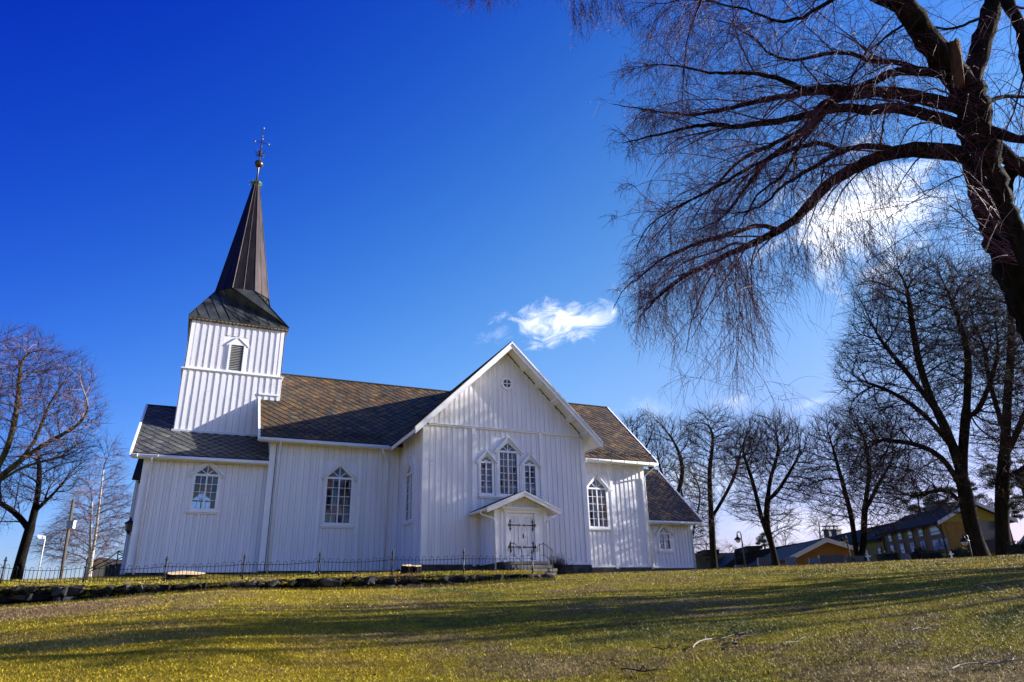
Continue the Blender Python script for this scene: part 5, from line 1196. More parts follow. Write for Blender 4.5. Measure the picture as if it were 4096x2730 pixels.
limb([(1960, -30), (1880, 20), (1800, 50), (1700, 20), (1600, 0), (1500, 10)], .04, .006, -.4, -1.5, 6)
limb([(2257, 40), (2215, 58), (2173, 68), (2150, 60)], .03, .02, .3, .2, 6)
limb([(2196, 226), (2150, 205), (2100, 220), (2050, 225)], .02, .006, -.4, -1.0, 5)
limb([(2285, 336), (2353, 392), (2440, 440), (2540, 520)], .14, .06, .2, .4, 8)
limb([(2270, 300), (2353, 322), (2450, 330)], .10, .04, -.2, -1.0, 7)
limb([(2260, 235), (2320, 222), (2400, 230), (2480, 260)], .05, .01, .3, 1.2, 6)
limb([(2300, 545), (2262, 470), (2225, 420), (2190, 360), (2150, 330)], .018, .005, -.5, -.9, 5)
limb([(2320, 590), (2260, 540), (2180, 470), (2110, 440)], .016, .004, -.5, -.7, 5)
limb([(2230, 395), (2180, 415), (2130, 440), (2090, 455)], .018, .005, -.3, -.6, 5)
limb([(1695, 575), (1690, 640), (1700, 700), (1695, 760), (1685, 820)], .012, .004, .5, .5, 4)
limb([(1945, 395), (1955, 420), (1975, 470), (1985, 540), (1990, 620)], .010, .003, -.2, -.3, 4)
# higher and farther crown (above and right of the picture)
for q in range(7):
    a0 = [(2045, -60), (2320, -200), (2330, -280), (1960, -200), (2480, 260), (2540, 520), (2330, -280)][q]; u, v = a0; du, dv = [(-200, -260), (180, -200), (-150, -320), (-380, -180), (250, -60), (280, 60), (300, -180)][q]
    limb([(u, v), (u+du*.4, v+dv*.6), (u+du*.8, v+dv*.9), (u+du*1.3, v+dv*.8), (u+du*1.7, v+dv*.3)], .11, .01, 0, rng.uniform(-2, 2.5), 7)
# middling branches off the limbs
mids = []
for p, r in list(seeds):
    n = len(p)
    if r[0] > .2 or n < 6: continue
    tang = np.gradient(p, axis=0); tang /= np.linalg.norm(tang, axis=1, keepdims=True)+1e-9
    for i in range(3, n-1):
        if rng.random() < .34: mids.append((p[i], tang[i]*1.0+rng.normal(0, .5, 3)+[0, 0, .12], rng.uniform(.9, 2.3)*WS, min(.026, max(.010, r[i]*.4))))
MB_ = np.array([q[0] for q in mids]); MD_ = np.array([q[1] for q in mids]); ML_ = np.array([q[2] for q in mids]); MR_ = np.array([q[3] for q in mids])
def ulim(Bp, lo=1400, wd=260, m0=.22):
    """shoots get shorter towards the ragged left rim of the crown"""
    q = (Bp-np.array([CX, CY, CZ])); f_ = q@np.array(_F); u_ = (2048+FPX*(q@np.array(_R))/f_)/1.74076
    return np.clip((u_-lo)/wd, m0, 1)
ML_ = ML_*ulim(MB_)
PM = twigs(nvC, MB_, MD_, ML_, MR_, 10, .028, .09, 4)
for q in range(len(PM)): seeds.append((PM[q], np.linspace(MR_[q], MR_[q]*.35, 10)))
# branchlets off the limbs, then the long drooping shoots
B1 = []; D1 = []; L1 = []; RB = []
for p, r in seeds:
    n = len(p)
    if r[0] > .5: continue
    tang = np.gradient(p, axis=0); tang /= np.linalg.norm(tang, axis=1, keepdims=True)+1e-9
    for i in range(2, n):
        t_ = i/n; k_ = rng.poisson(.68 if r[0] < .2 else .2)
        for _ in range(k_):
            B1.append(p[i]); dd = tang[i]*rng.uniform(.3, 1.1)+rng.normal(0, .62, 3); dd[2] += .15; D1.append(dd); L1.append(WS*rng.uniform(.45, 1.5)*(1.0 if r[0] > .02 else .6)); RB.append(min(.011, max(.004, r[i]*.35)))
B1 = np.array(B1); D1 = np.array(D1); L1 = np.array(L1); RB = np.array(RB)
L1 = L1*ulim(B1)
PT = twigs(nvC, B1, D1, L1, RB, 8, .045, .11, 4)
B2 = PT[:, 2:].reshape(-1, 3); d2 = np.gradient(PT, axis=1)[:, 2:].reshape(-1, 3); d2 /= np.linalg.norm(d2, axis=1, keepdims=True)+1e-9
sel = rng.random(len(B2)) < .85; B2, d2 = B2[sel], d2[sel]
PT2 = twigs(nvC, B2, d2*.8+rng.normal(0, .5, B2.shape), rng.uniform(.3, 1.1, len(B2))*ulim(B2, 1370, 200, .35), .0042, 7, .085, .10, 3)
sel = rng.random(len(PT2)) < .75; B3 = PT2[sel][:, 4:].reshape(-1, 3); d3 = np.gradient(PT2[sel], axis=1)[:, 4:].reshape(-1, 3); d3 /= np.linalg.norm(d3, axis=1, keepdims=True)+1e-9
m3 = rng.random(len(B3)) < .55; B3, d3 = B3[m3], d3[m3]
twigs(nvC, B3, d3*.7+rng.normal(0, .42, B3.shape)+[0, 0, -.25], rng.uniform(.2, .7, len(B3))*ulim(B3, 1370, 200, .4), .0031, 5, .07, .08, 3)
# long hanging bunches
hang = []
for u, v, n_, L_, w_, dep in [(1690, 600, 44, 2.0, 26, .5), (1480, 700, 14, 1.0, 30, .9), (1970, 470, 16, 1.2, 40, -.1), (1840, 530, 18, 1.0, 50, .3), (1900, 520, 12, 1.3, 40, .2), (1760, 560, 14, .9, 40, .5), (1340, -20, 16, 1.1, 22, .4), (1385, -20, 14, .8, 30, .4), (1080, -45, 14, .55, 40, -1.3), (1180, -90, 10, .75, 40, -1.3), (1560, 610, 16, 1.0, 60, .6), (2020, 380, 16, 1.2, 50, 0)]:
    for _ in range(n_): hang.append((np.array(PF(u+rng.normal(0, w_), v+rng.normal(0, 8), WD+dep+rng.normal(0, .25))), WS*L_*rng.uniform(.55, 1.1)))
HB = np.array([h[0] for h in hang]); HL = np.array([h[1] for h in hang]); HD = np.stack([rng.normal(0, .22, len(HB)), rng.normal(0, .22, len(HB)), -np.ones(len(HB))], 1)
PH_ = twigs(nvC, HB, HD, HL, .0065, 10, .05, .05, 3)
B4 = PH_[:, 3:].reshape(-1, 3); B4 = np.repeat(B4, 2, 0); twigs(nvC, B4, np.stack([rng.normal(0, .6, len(B4)), rng.normal(0, .6, len(B4)), -np.ones(len(B4))*.9], 1), rng.uniform(.12, .5, len(B4)), .004, 5, .06, .06, 3)
# wild shoots fanning out of the lower trunk
T = 70; uu = rng.uniform(0, 1, T); B5 = np.array([PF(2270+uu_*70, 430+uu_*180, WD-.5) for uu_ in uu]); lf = -np.array(_r)
twigs(nvC, B5, lf*rng.uniform(.5, 1.2, T)[:, None]+np.array([0, 0, 1])*rng.normal(.35, .45, T)[:, None]+rng.normal(0, .25, (T, 3)), rng.uniform(.7, 2.6, T), .006, 10, .035, .06, 3)
T = 60; B6 = np.array([PF(2235+rng.normal(0, 30), rng.uniform(120, 560), WD-.55) for _ in range(T)])
PTs = twigs(nvC, B6, rng.normal(0, .7, (T, 3))+np.array(_F)*-.5, rng.uniform(.4, 1.4, T), .004, 8, .07, .1, 3)
print('willow quads', nvC.n)
nvT.build('trunk', bark_dark, wil, True); nvC.build('crown', twig_will, wil)
mb = MB(); a, b = PF(2203, 200, WD-.40), PF(2192, 86, WD-.40); ax = (b-a).normalized(); sd_ = ax.cross(_F).normalized()
k = 9; prof = []
for i, t_ in enumerate((0, .3, .6, .85)):
    c = a.lerp(b, t_); prof.append([c+(sd_*math.cos(2*math.pi*j/k)*(.085+.035*(1-t_))*WS+_F*math.sin(2*math.pi*j/k)*.09)*(1+.12*math.sin(j*2.3+i)) for j in range(k)])
topz = [p+ax*(.02+.10*abs(math.sin(j*1.9+.6))) for j, p in enumerate(prof[-1])]; prof.append(topz)
mb.add(sum(prof, []), [(i*k+j, i*k+(j+1) % k, (i+1)*k+(j+1) % k, (i+1)*k+j) for i in range(4) for j in range(k)]+[tuple(range(4*k, 5*k))]); mb.build('broken_limb', rust, wil)
# ---------------------------------------------------------------- pines behind the yellow building
def pine(lab, u, v0, v1, d, w, nb, bare=.3):
    a, b = PF(u, v0, d), PF(u, v1, d); th = thing('pine_tree', lab, 'pine', a, 'dark pines behind the yellow building'); H_ = (b-a).length; s_ = d/1584.
    a = Vector((b.x, b.y, a.z)); mb = MB(); mb.tube([a-Vector((0, 0, 3)), a.lerp(b, .5)+Vector((.1, 0, 0)), b], [.22, .15, .04], 8); mb.build('trunk', bark_lime, th, True)
    nvk = NV(); C = []; 
    for i in range(nb):
        t_ = rng.uniform(bare, 1); r_ = w*s_*(.35+.65*math.sqrt(max(0, 1-((t_-bare)/(1-bare)-.35)**2*1.6)) if t_ < .98 else .2)*rng.uniform(.35, 1); an_ = rng.uniform(0, 6.28)
        c = np.array(a.lerp(b, t_))+np.array([math.cos(an_)*r_, math.sin(an_)*r_, rng.uniform(-.2, .3)]); C.append((c, rng.uniform(.35, .8)))
    V = []; 
    for c, sz in C:
        n = 170; p = ellipsoid(c, (sz, sz, sz*.5), n); V.append(p)
    Pn = np.concatenate(V); twigs(nvk, Pn, rng.normal(0, .6, Pn.shape)+[0, 0, .5], np.full(len(Pn), .26), .022, 2, 0, 0, 3); nvk.build('crown', needle, th)
for q in [('dark pine with a flat crown rising over the ridge of the yellow building', 2105, 1290, 1135, 92, 34, 26, .45), ('broad dark pine above the yellow building, behind its chimney', 2150, 1290, 1122, 94, 44, 34, .45), ('dark pine just left of the gable of the yellow building', 2205, 1290, 1105, 96, 46, 36, .4),
          ('dark pine between the two tall lime trunks', 2278, 1280, 1075, 80, 40, 36, .35), ('dark pine with a tall bare stem at the right edge', 2330, 1280, 1060, 78, 40, 34, .45), ('dark pine cut by the right edge of the picture', 2372, 1280, 1080, 76, 46, 34, .4), ('small dark pine behind the twin-stemmed tree left of the orange gable', 1752, 1290, 1228, 110, 22, 14, .3)]: pine(*q)
for n_, (x, y, h) in enumerate([(52, -14, 17), (60, -6, 18), (66, 2, 19), (58, -22, 17), (72, -10, 19)]):  # unseen pines, added to keep the sun off the yellow building
    g = lz(x, y); a, b = Vector((x, y, g)), Vector((x, y, g+h)); th = thing('pine_tree', 'dark pine added outside the picture to shade the yellow building, number %s' % ('one two three four five'.split()[n_]), 'pine', a, 'pines added outside the picture for shade')
    mb = MB(); mb.tube([a-Vector((0, 0, 1)), a.lerp(b, .5), b], [.25, .17, .04], 8); mb.build('trunk', bark_lime, th, True); nvk = NV(); Pn = []
    for i in range(44):
        t_ = rng.uniform(.25, 1); r_ = 3.0*(1.05-t_*.8)*rng.uniform(.2, 1); an_ = rng.uniform(0, 6.28); Pn.append(ellipsoid(np.array(a.lerp(b, t_))+np.array([math.cos(an_)*r_, math.sin(an_)*r_, 0]), (.9, .9, .5), 120))
    Pn = np.concatenate(Pn); twigs(nvk, Pn, rng.normal(0, .6, Pn.shape)+[0, 0, .5], np.full(len(Pn), .3), .03, 2, 0, 0, 3); nvk.build('crown', needle, th)
# ================================================================ buildings on the right
ochre = mat('ochre_boarding', (.21, .12, .018), .8, var=(.17, .10, .015), vscale=2); yellow = mat('yellow_boarding', (.27, .21, .035), .8, var=(.22, .17, .03), vscale=2)
orange = mat('orange_boarding', (.20, .085, .008), .8, var=(.16, .068, .007), vscale=2); roofd = mat('dark_roof_tiles', (.012, .012, .014), .9, spec=.1, var=(.035, .033, .036), vscale=6)
trimb = mat('pale_trim', (.42, .44, .5), .6); paneb = mat('bright_pane', (.25, .3, .38), .08, spec=.9); curtain = mat('curtain', (.55, .53, .5), .9); roofb = mat('blue_grey_roof', (.02, .023, .035), .75, spec=.2, var=(.03, .034, .048), vscale=3)
def horiz(u, v, d, A=None): return P(u, v, d)
def elev(u, v): r = ray(u, v); return r.z/math.hypot(r.x, r.y)
def onplane(u, v, p0, n):
    r = ray(u, v); c = Vector((CX, CY, CZ)); return c+r*((p0-c).dot(n)/r.dot(n))
def facade(u0, v0, u1, v1, d0):
    """vertical wall whose level eave is seen from (u0,v0), d0 metres off, to (u1,v1)"""
    a = P(u0, v0, d0); e1 = elev(u1, v1); d1 = (a.z-CZ)/e1; b = P(u1, v1, d1); D = (b-a); D.z = 0; D.normalize(); N = Vector((D.y, -D.x, 0))
    if (Vector((CX, CY, 0))-Vector((a.x, a.y, 0))).dot(N) < 0: N = -N
    return a, b, D, N
# yellow two-storey building: corner eave (2162,1200), left end of the main block (2026,1226)
a, b, D, N = facade(2162, 1199, 2027, 1226, 70)
yb_ = thing('yellow_building', 'long yellow two-storey building with a dark roof beyond the churchyard', 'building', a)
fr = Fr((a.x, a.y, 0), D, N); zE = a.z; Lm = (b-a).length; zb0 = -5.0
def bld_wall(name, fr, s0, s1, z0, z1, th, m, par, n0=0, n1=-.3): mb = MB(); lbox(mb, fr, s0, s1, n1, n0, z0, z1); return mb.build(name, m, par)
bld_wall('wall', fr, 0, Lm, zb0, zE, .3, ochre, yb_)
p00 = Vector((a.x, a.y, 0)); ra_ = ray(2226, 1152); c_ = Vector((CX, CY, CZ)); tq = (c_-p00).dot(D)/-(ra_.dot(D)) if abs(ra_.dot(D)) > 1e-6 else 60
pa_ = c_+ra_*tq; half_ = min(8.0, max(2.5, abs((pa_-p00).dot(N)))); dep = 2*half_; apex = pa_.z-.25 if 1.0 < pa_.z-zE < 6 else zE+3
print('yellow', half_, apex-zE, D, N, a); Lleft = Lm+24
mb = MB(); mb.prism([fr.p(-.001, -.31, zb0), fr.p(-.001, -dep, zb0), fr.p(-.001, -dep, zE), fr.p(-.001, -dep/2, apex), fr.p(-.001, -.31, zE+.2)], D*.3); mb.build('gable_wall', yellow, yb_)
mb = MB(); z = zE-.05; mb.prism([fr.p(-.03, -.3, zb0), fr.p(-.03, -dep+.3, zb0), fr.p(-.03, -dep+.3, z), fr.p(-.03, -.3, z)], D*.02); mb.build('gable_wall', ochre, yb_)
for nm, s0, s1, dz_, n0 in (('roof', -.5, Lm+.4, 0, .6), ('roof', Lm+.41, Lleft+.6, -.35, .2)):
    mb = MB()
    for sg in (0, 1):
        e0, e1 = (n0, -dep/2) if sg == 0 else (-dep-.5, -dep/2)
        mb.prism([fr.p(s0, e0, zE-.05+dz_), fr.p(s0, e1, apex+.25+dz_), fr.p(s0, e1, apex+.05+dz_), fr.p(s0, e0, zE-.25+dz_)], D*(s1-s0))
    mb.build(nm, roofd, yb_)
mb = MB()
for e0, e1 in ((.62, -dep/2), (-dep-.52, -dep/2)): mb.prism([fr.p(-.55, e0, zE-.02), fr.p(-.55, e1, apex+.29), fr.p(-.55, e1, apex-.02), fr.p(-.55, e0, zE-.33)], D*.045)
mb.build('barge_board', trimb, yb_)
bld_wall('wall', Fr((a.x, a.y, 0)-N*.4 if False else Vector((a.x, a.y, 0))-N*.5, D, N), Lm+.01, Lleft, zb0, zE-.3, .3, yellow, yb_)
mb = MB(); lbox(mb, fr, .0, Lm, 0, .06, zE-2.75, zE-2.55); lbox(mb, fr, 0, Lm, 0, .05, zE-3.3, zE-3.15); mb.build('belt_board', mat('green_yellow_boards', (.25, .27, .06), .8), yb_)
p0 = Vector((a.x, a.y, 0))
def bwin(u0, v0, u1, v1, off=0.0, cur=True):
    """window spanning photo box (u0,v0)-(u1,v1) on the facade plane"""
    um, vm = (u0+u1)/2, (v0+v1)/2
    L_ = onplane(u0, vm, p0-N*off, N); R_ = onplane(u1, vm, p0-N*off, N); T_ = onplane(um, v0, p0-N*off, N); B_ = onplane(um, v1, p0-N*off, N)
    s0, s1 = sorted(((L_-p0).dot(D), (R_-p0).dot(D))); z0, z1 = B_.z, T_.z; f2 = Fr(p0-N*off, D, N); mb = MB(); t = .09
    lbox(mb, f2, s0-t, s0, .0, .08, z0-t, z1+t); lbox(mb, f2, s1, s1+t, 0, .08, z0-t, z1+t); lbox(mb, f2, s0, s1, 0, .08, z0-t, z0); lbox(mb, f2, s0, s1, 0, .08, z1, z1+t); lbox(mb, f2, s0, s1, .02, .07, z0+(z1-z0)*.25, z0+(z1-z0)*.25+.06)
    if s1-s0 > 1.8: lbox(mb, f2, (s0+s1)/2-.05, (s0+s1)/2+.05, .02, .07, z0+(z1-z0)*.25+.06, z1)
    w = mb.build('window', mat('blue_grey_frame', (.10, .12, .18), .6) if 'blue_grey_frame' not in MATS else MATS['blue_grey_frame'], yb_)
    mb = MB(); lbox(mb, f2, s0, s1, .004, .012, z0, z1); mb.build('pane', paneb, w)
    if cur:
        mb = MB(); c_ = (s0+s1)/2
        for sg in (-1, 1): e = c_+sg*(s1-s0)/2; lprism(mb, f2, [(c_+sg*.02, z1-.02), (e-sg*.02, z1-.02), (e-sg*.02, z0+.1), (e-sg*(s1-s0)*.15, z0+.3), (c_+sg*(s1-s0)*.3, z0+(z1-z0)*.6)], .013, .016)
        mb.build('curtain', curtain, w)
Z5 = lambda x, y: ((3400+.2958*x)/1.74076, (1940+.2958*y)/1.74076)
for x0, y0, x1, y1 in [(512, 658, 568, 765), (640, 625, 702, 740), (778, 602, 845, 722), (918, 577, 990, 698), (1072, 545, 1222, 675), (545, 815, 602, 895), (680, 797, 745, 925), (815, 777, 882, 905), (958, 762, 1028, 862), (1118, 732, 1330, 868)]:
    bwin(*Z5(x0, y0), *Z5(x1, y1))
for x0, y0, x1, y1 in [(338, 680, 398, 770), (45, 735, 98, 812), (372, 852, 428, 930), (-195, 778, -140, 850)]: bwin(*Z5(x0, y0), *Z5(x1, y1), off=.5)
# gable end: attic window and balconies
fg2 = Fr(Vector((a.x, a.y, 0))-D*.0, -N, -D)
mb = MB(); lbox(mb, fg2, dep/2-.55, dep/2+.55, .0, .06, zE+1.0, zE+2.3); w = mb.build('window', trimb, yb_); mb = MB(); lbox(mb, fg2, dep/2-.43, dep/2+.43, .061, .066, zE+1.1, zE+2.2); mb.build('pane', m_dark, w)
for z in (zE-2.6, zE-5.4):
    mb = MB(); lbox(mb, fg2, dep*.38, dep*.85, .03, 1.2, z, z+.95); mb.build('balcony', roofb, yb_); mb = MB(); lbox(mb, fg2, dep*.4, dep*.83, .0, .05, z+.96, z+2.5); mb.build('balcony_opening', m_dark, yb_)
mb = MB(); mb.tube([fr.p(.05, .5, zE-.2), fr.p(.05, .4, zE-.35), fr.p(.1, .08, zE-.8), fr.p(.1, .08, zb0)], .07, 6); mb.tube([fr.p(Lm-.1, .1, zE-.2), fr.p(Lm-.1, .1, zb0)], .07, 6); mb.build('downpipe', iron, yb_)
for u, v in ((1903, 1214), (1921, 1214)):
    c = onplane(u, v+6, p0-N*half_, N); mb = MB(); mb.box(c.x-.4, c.y-.4, c.z-1.6, c.x+.4, c.y+.4, c.z); mb.box(c.x-.5, c.y-.5, c.z+.001, c.x+.5, c.y+.5, c.z+.15)
    for sx in (-.3, .3): mb.box(c.x+sx-.05, c.y-.05, c.z+.15, c.x+sx+.05, c.y+.05, c.z+.5)
    mb.box(c.x-.5, c.y-.5, c.z+.501, c.x+.5, c.y+.5, c.z+.58); mb.build('chimney', iron, yb_)
c = onplane(2150, 1158, p0-N*4.2, N); mb = MB(); f2 = Fr((c.x, c.y, 0), D, N); lbox(mb, f2, -.9, .9, -.5, .5, c.z-1.0, c.z); lbox(mb, f2, -1.0, 1.0, -.6, .6, c.z+.001, c.z+.12); mb.build('chimney', iron, yb_)
# orange gabled low house with its dark wing
Z4 = lambda x, y: ((2700+.34*x)/1.74076, (2000+.34*y)/1.74076)
dO = 62.0; ap = P(*Z4(1780, 452), dO); lf_, rt_ = P(*Z4(1285, 692), dO-.5), P(*Z4(2150, 592), dO+2)
oh = thing('orange_house', 'low orange timber house with a broad gable and dark roof behind the gravestones', 'house', ap)
Dg = (rt_-lf_); Dg.z = 0; Dg.normalize(); Ng = Vector((Dg.y, -Dg.x, 0)); Ng = Ng if (Vector((CX, CY, 0))-Vector((ap.x, ap.y, 0))).dot(Ng) > 0 else -Ng
f3 = Fr((ap.x, ap.y, 0), Dg, Ng); hw_l = (ap-lf_).dot(Dg); hw_r = (rt_-ap).dot(Dg); zl, zr_ = lf_.z, rt_.z; hw_ = (hw_l+hw_r)/2; ze_ = (zl+zr_)/2-.2
mb = MB(); mb.prism([f3.p(-hw_l, -.3, -4), f3.p(hw_r, -.3, -4), f3.p(hw_r, -.3, zr_-.15), f3.p(0, -.3, ap.z-.2), f3.p(-hw_l, -.3, zl-.15)], -Ng*9); mb.build('wall', orange, oh)
mb = MB()
for x_, z_ in ((-hw_l-.25, zl-.12), (hw_r+.25, zr_-.12)): mb.prism([f3.p(0, 0, ap.z), f3.p(x_, 0, z_), f3.p(x_, 0, z_-.14), f3.p(0, 0, ap.z-.14)], -Ng*10)
mb.build('roof', roofb, oh)
mb = MB()
for x_, z_ in ((-hw_l-.27, zl-.1), (hw_r+.27, zr_-.1)): mb.prism([f3.p(0, .04, ap.z+.04), f3.p(x_, .04, z_+.04), f3.p(x_, .04, z_-.3), f3.p(0, .04, ap.z-.3)], -Ng*.06)
mb.build('barge_board', trimb, oh)
# long low building with flat-ish dark roof running left from the orange house
lowb = thing('low_building', 'long low building with a dark blue roof and roof boxes, left of the orange house', 'building', P(*Z4(1000, 700), 70))
def quad_block(name, pts, d, depth, m, par, ztop_extra=0):
    q = [PF(*Z4(*p), d) for p in pts]; mb = MB(); mb.prism(q, Vector((_F.x, _F.y, 0)).normalized()*depth); return mb.build(name, m, par)
quad_block('roof', [(780, 620), (1240, 545), (1790, 452), (1300, 690), (1270, 800), (560, 800)], 66, 8, roofb, lowb)
quad_block('roof_box', [(850, 556), (1030, 540), (1032, 575), (855, 622)], 65, 3, roofb, lowb); quad_block('roof_box_lid', [(840, 545), (1038, 536), (1038, 541), (840, 556)], 64.8, 3.2, roofd, lowb)
quad_block('wall', [(560, 800), (1290, 800), (1290, 760), (600, 760)], 65, 1, roofd, lowb)
gb = thing('grey_building', 'low grey-brown building with a snow-guarded roof behind the single-stemmed tree', 'building', P(*Z4(480, 720), 72))
quad_block('roof', [(235, 628), (712, 622), (690, 735), (225, 745)], 72, 6, mat('brown_grey_roof', (.16, .13, .10), .8, var=(.22, .185, .15), vscale=2), gb); quad_block('wall', [(225, 746), (690, 736), (690, 830), (225, 830)], 72.2, 6, concrete, gb)
quad_block('roof_box', [(350, 598), (520, 592), (522, 650), (350, 652)], 71, 3, roofb, gb); quad_block('roof_box_lid', [(338, 588), (524, 583), (524, 594), (338, 600)], 70.8, 3.2, roofd, gb)
mb = MB(); mb.tube([PF(*Z4(360, 703), 71.5), PF(*Z4(700, 690), 71.5)], .04, 5)
for x in range(370, 700, 28): mb.tube([PF(*Z4(x, 708), 71.5), PF(*Z4(x, 694), 71.5)], .03, 4)
mb.build('snow_guard', iron, gb)
# shed with a pale gable far left, behind the ramp railing
sd_ = thing('garden_shed', 'small pale house with a dark gabled roof, low behind the fence at the left', 'house', P(229, 1300, 62))
Z0 = lambda x, y: ((x/4.706)/1.74076, (2180+y/4.706)/1.74076)
def zq(name, pts, d, depth, m): q = [PF(*Z0(*p), d) for p in pts]; mb = MB(); mb.prism(q, Vector((_F.x, _F.y, 0)).normalized()*depth); return mb.build(name, m, sd_)
zq('wall', [(1660, 345), (1880, 252), (2100, 392), (2060, 700), (1580, 700)], 62, 5, mat('pale_blue_boarding', (.45, .47, .52), .7))
for q in ([(1625, 350), (1880, 236), (1880, 256), (1632, 372)], [(1880, 236), (2130, 392), (2122, 412), (1880, 256)]): zq('roof', q, 61.7, 5.6, roofd)
zq('window', [(1690, 400), (1790, 392), (1786, 462), (1684, 470)], 61.95, .1, m_dark)
# ================================================================ street furniture and graves
pl = thing('utility_pole', 'weathered leaning wooden pole carrying a pale box, left of the birch', 'pole', P(140, 1330, 50))
mb = MB(); mb.tube([P(138, 1335, 50)-Vector((0, 0, .5)), P(140, 1326, 50), P(169, 1148, 50)], [.10, .095, .075], 10); mb.build('post', polewood, pl, True)
c = P(164, 1207, 49.8); mb = MB(); f4 = Fr((c.x, c.y, 0), (_r.x, _r.y, 0), (-math.sin(YAW), -math.cos(YAW), 0)); lbox(mb, f4, -.2, .2, -.1, .15, c.z-.2, c.z+.2); lbox(mb, f4, -.23, .23, -.12, .18, c.z+.201, c.z+.24); mb.build('junction_box', mat('pale_grey_paint', (.6, .62, .65), .5), pl)
cb = MB(); a_ = Vector((-12.35, 6.2, 4.2)); b_ = P(169, 1152, 50); cb.tube([a_.lerp(b_, t_)+Vector((0, 0, -1.0*math.sin(math.pi*t_))) for t_ in np.linspace(0, 1, 14)], .012, 4)
tag(cb.build('overhead_cable', iron), 'thin overhead cable from the church corner to the wooden pole', 'cable')
lp = thing('street_lamp', 'slim white street lamp with a flat head behind the fence at the left', 'street lamp', P(85, 1328, 66))
mb = MB(); mb.tube([P(84, 1335, 66), P(104, 1238, 66), P(102, 1236, 66), P(97, 1234, 66)], [.05, .035, .03, .03], 8); mb.build('pole', mat('galvanised_steel', (.5, .5, .52), .5, .2), lp, True)
q0, q1 = P(99, 1234.5, 66), P(86, 1232.5, 66); mb = MB(); mb.prism([q0+Vector((0, 0, .1)), q1+Vector((0, 0, .12)), q1-Vector((0, 0, .08)), q1.lerp(q0, .5)-Vector((0, 0, .18)), q0-Vector((0, 0, .1))], Vector((.1, .35, 0))); mb.build('lamp_head', MATS['pale_grey_paint'], lp)
def goose(lab, ub, vb, ut, vt, hu, hv, d):
    base, top, hd = P(ub, vb, d), P(ut, vt, d), P(hu, hv, d); base.z = min(base.z, lz(base.x, base.y))-.3
    th = thing('goose_neck_lamp', lab, 'lamp post', base, 'goose-neck lamps of the churchyard'); side = (hd-top); side.z = 0; w = side.length or .3; side.normalize()
    pts = [base, base.lerp(top, .5), top]+[top+side*(w/2-w/2*math.cos(t_))+Vector((0, 0, w*.55*math.sin(t_))) for t_ in np.linspace(.4, math.pi-.1, 7)]+[hd+Vector((0, 0, .25))]
    mb = MB(); mb.tube(pts, [.055, .05, .045]+[.035]*8, 7); mb.build('post', iron, th, True)
    mb = MB(); mb.lathe([(.05, .3), (.06, .16), (.13, .1), (.26, -.02), (.27, -.05), (.2, -.04)], hd, 12); mb.build('lamp_shade', iron, th, True)
    mb = MB(); mb.lathe([(.17, -.05), (.18, -.12), (.12, -.22), (.03, -.25)], hd, 10); mb.build('lamp_globe', mat('milky_glass', (.5, .5, .48), .2) if 'milky_glass' not in MATS else MATS['milky_glass'], th, True)
goose('black goose-neck lamp post standing between the two leftmost bare trees', *Z4(825, 740), *Z4(775, 400), *Z4(738, 462), 52)
goose('black goose-neck lamp post hidden among the twin-stemmed tree trunks before the yellow building', *Z4(2075, 720), *Z4(2012, 440), *Z4(1966, 480), 50)
goose('black goose-neck lamp post before the gable of the yellow building', *Z5(1640, 950), *Z5(1585, 700), *Z5(1545, 755), 46)
gst = [mat('grey_granite', (.09, .10, .105), .6, var=(.16, .17, .17), vscale=6), mat('dark_granite', (.02, .02, .022), .25, var=(.04, .04, .045), vscale=8)]
def grave(lab, x0, y0, x1, y1, Z_, d, m, shape='block'):
    A_, B_ = P(*Z_(x0, y1), d), P(*Z_(x1, y1), d); T_ = P(*Z_((x0+x1)/2, y0), d); w = (B_-A_); w.z = 0; W2 = w.length/2; h = T_.z; g = min(A_.z, B_.z)-.5; c = (A_+B_)/2
    th = thing('gravestone', lab, 'gravestone', (c.x, c.y, g), 'gravestones beyond the lawn'); f5 = Fr((c.x, c.y, 0), w.normalized(), Vector((-_F.x, -_F.y, 0)).normalized()); mb = MB()
    if shape == 'block': poly = [(-W2, g), (W2, g), (W2*.97, h-.03), (W2*.9, h), (-W2*.9, h), (-W2*.98, h-.02)]
    elif shape == 'round': poly = [(-W2, g), (W2, g)]+[(W2*math.cos(t_), h-W2*.8+W2*.8*math.sin(t_)) for t_ in np.linspace(0, math.pi, 11)]
    else: poly = [(-W2, g), (W2, g), (W2*.95, g+(h-g)*.5), (W2*.7, h-.08), (W2*.2, h), (-W2*.4, h-.02), (-W2*.9, h-.25)]
    lprism(mb, f5, poly, -.11, .11); mb.build('slab', m, th)
    mb = MB(); lbox(mb, f5, -W2*1.15, W2*1.15, -.2, .2, g-.2, g+.52); mb.build('plinth', gst[0], th)
grave('tall rough round-topped memorial stone beside the first goose-neck lamp', 712, 575, 790, 770, Z4, 48, stone_m, 'rough')
grave('wide dark square gravestone between the lamp and the domed twin tree', 980, 680, 1125, 775, Z4, 46, gst[1])
grave('pale grey square gravestone under the left slope of the orange gable', 1312, 672, 1425, 765, Z4, 44, gst[0])
grave('grey-green square gravestone in the middle of the orange gable', 1582, 687, 1700, 755, Z4, 44, gst[0])
grave('very wide low polished dark gravestone with a pale top edge before the orange gable', 1700, 648, 1995, 748, Z4, 45, gst[1])
grave('narrow leaning dark gravestone right of the wide polished one', 2010, 655, 2095, 742, Z4, 45, gst[1], 'rough')
grave('grey rounded gravestone with a bright edge between two dark hedges', 705, 932, 832, 1020, Z5, 42, gst[0], 'rough')
grave('low dark bush-backed gravestone left of the first white cross', 55, 962, 190, 1040, Z5, 44, gst[1])
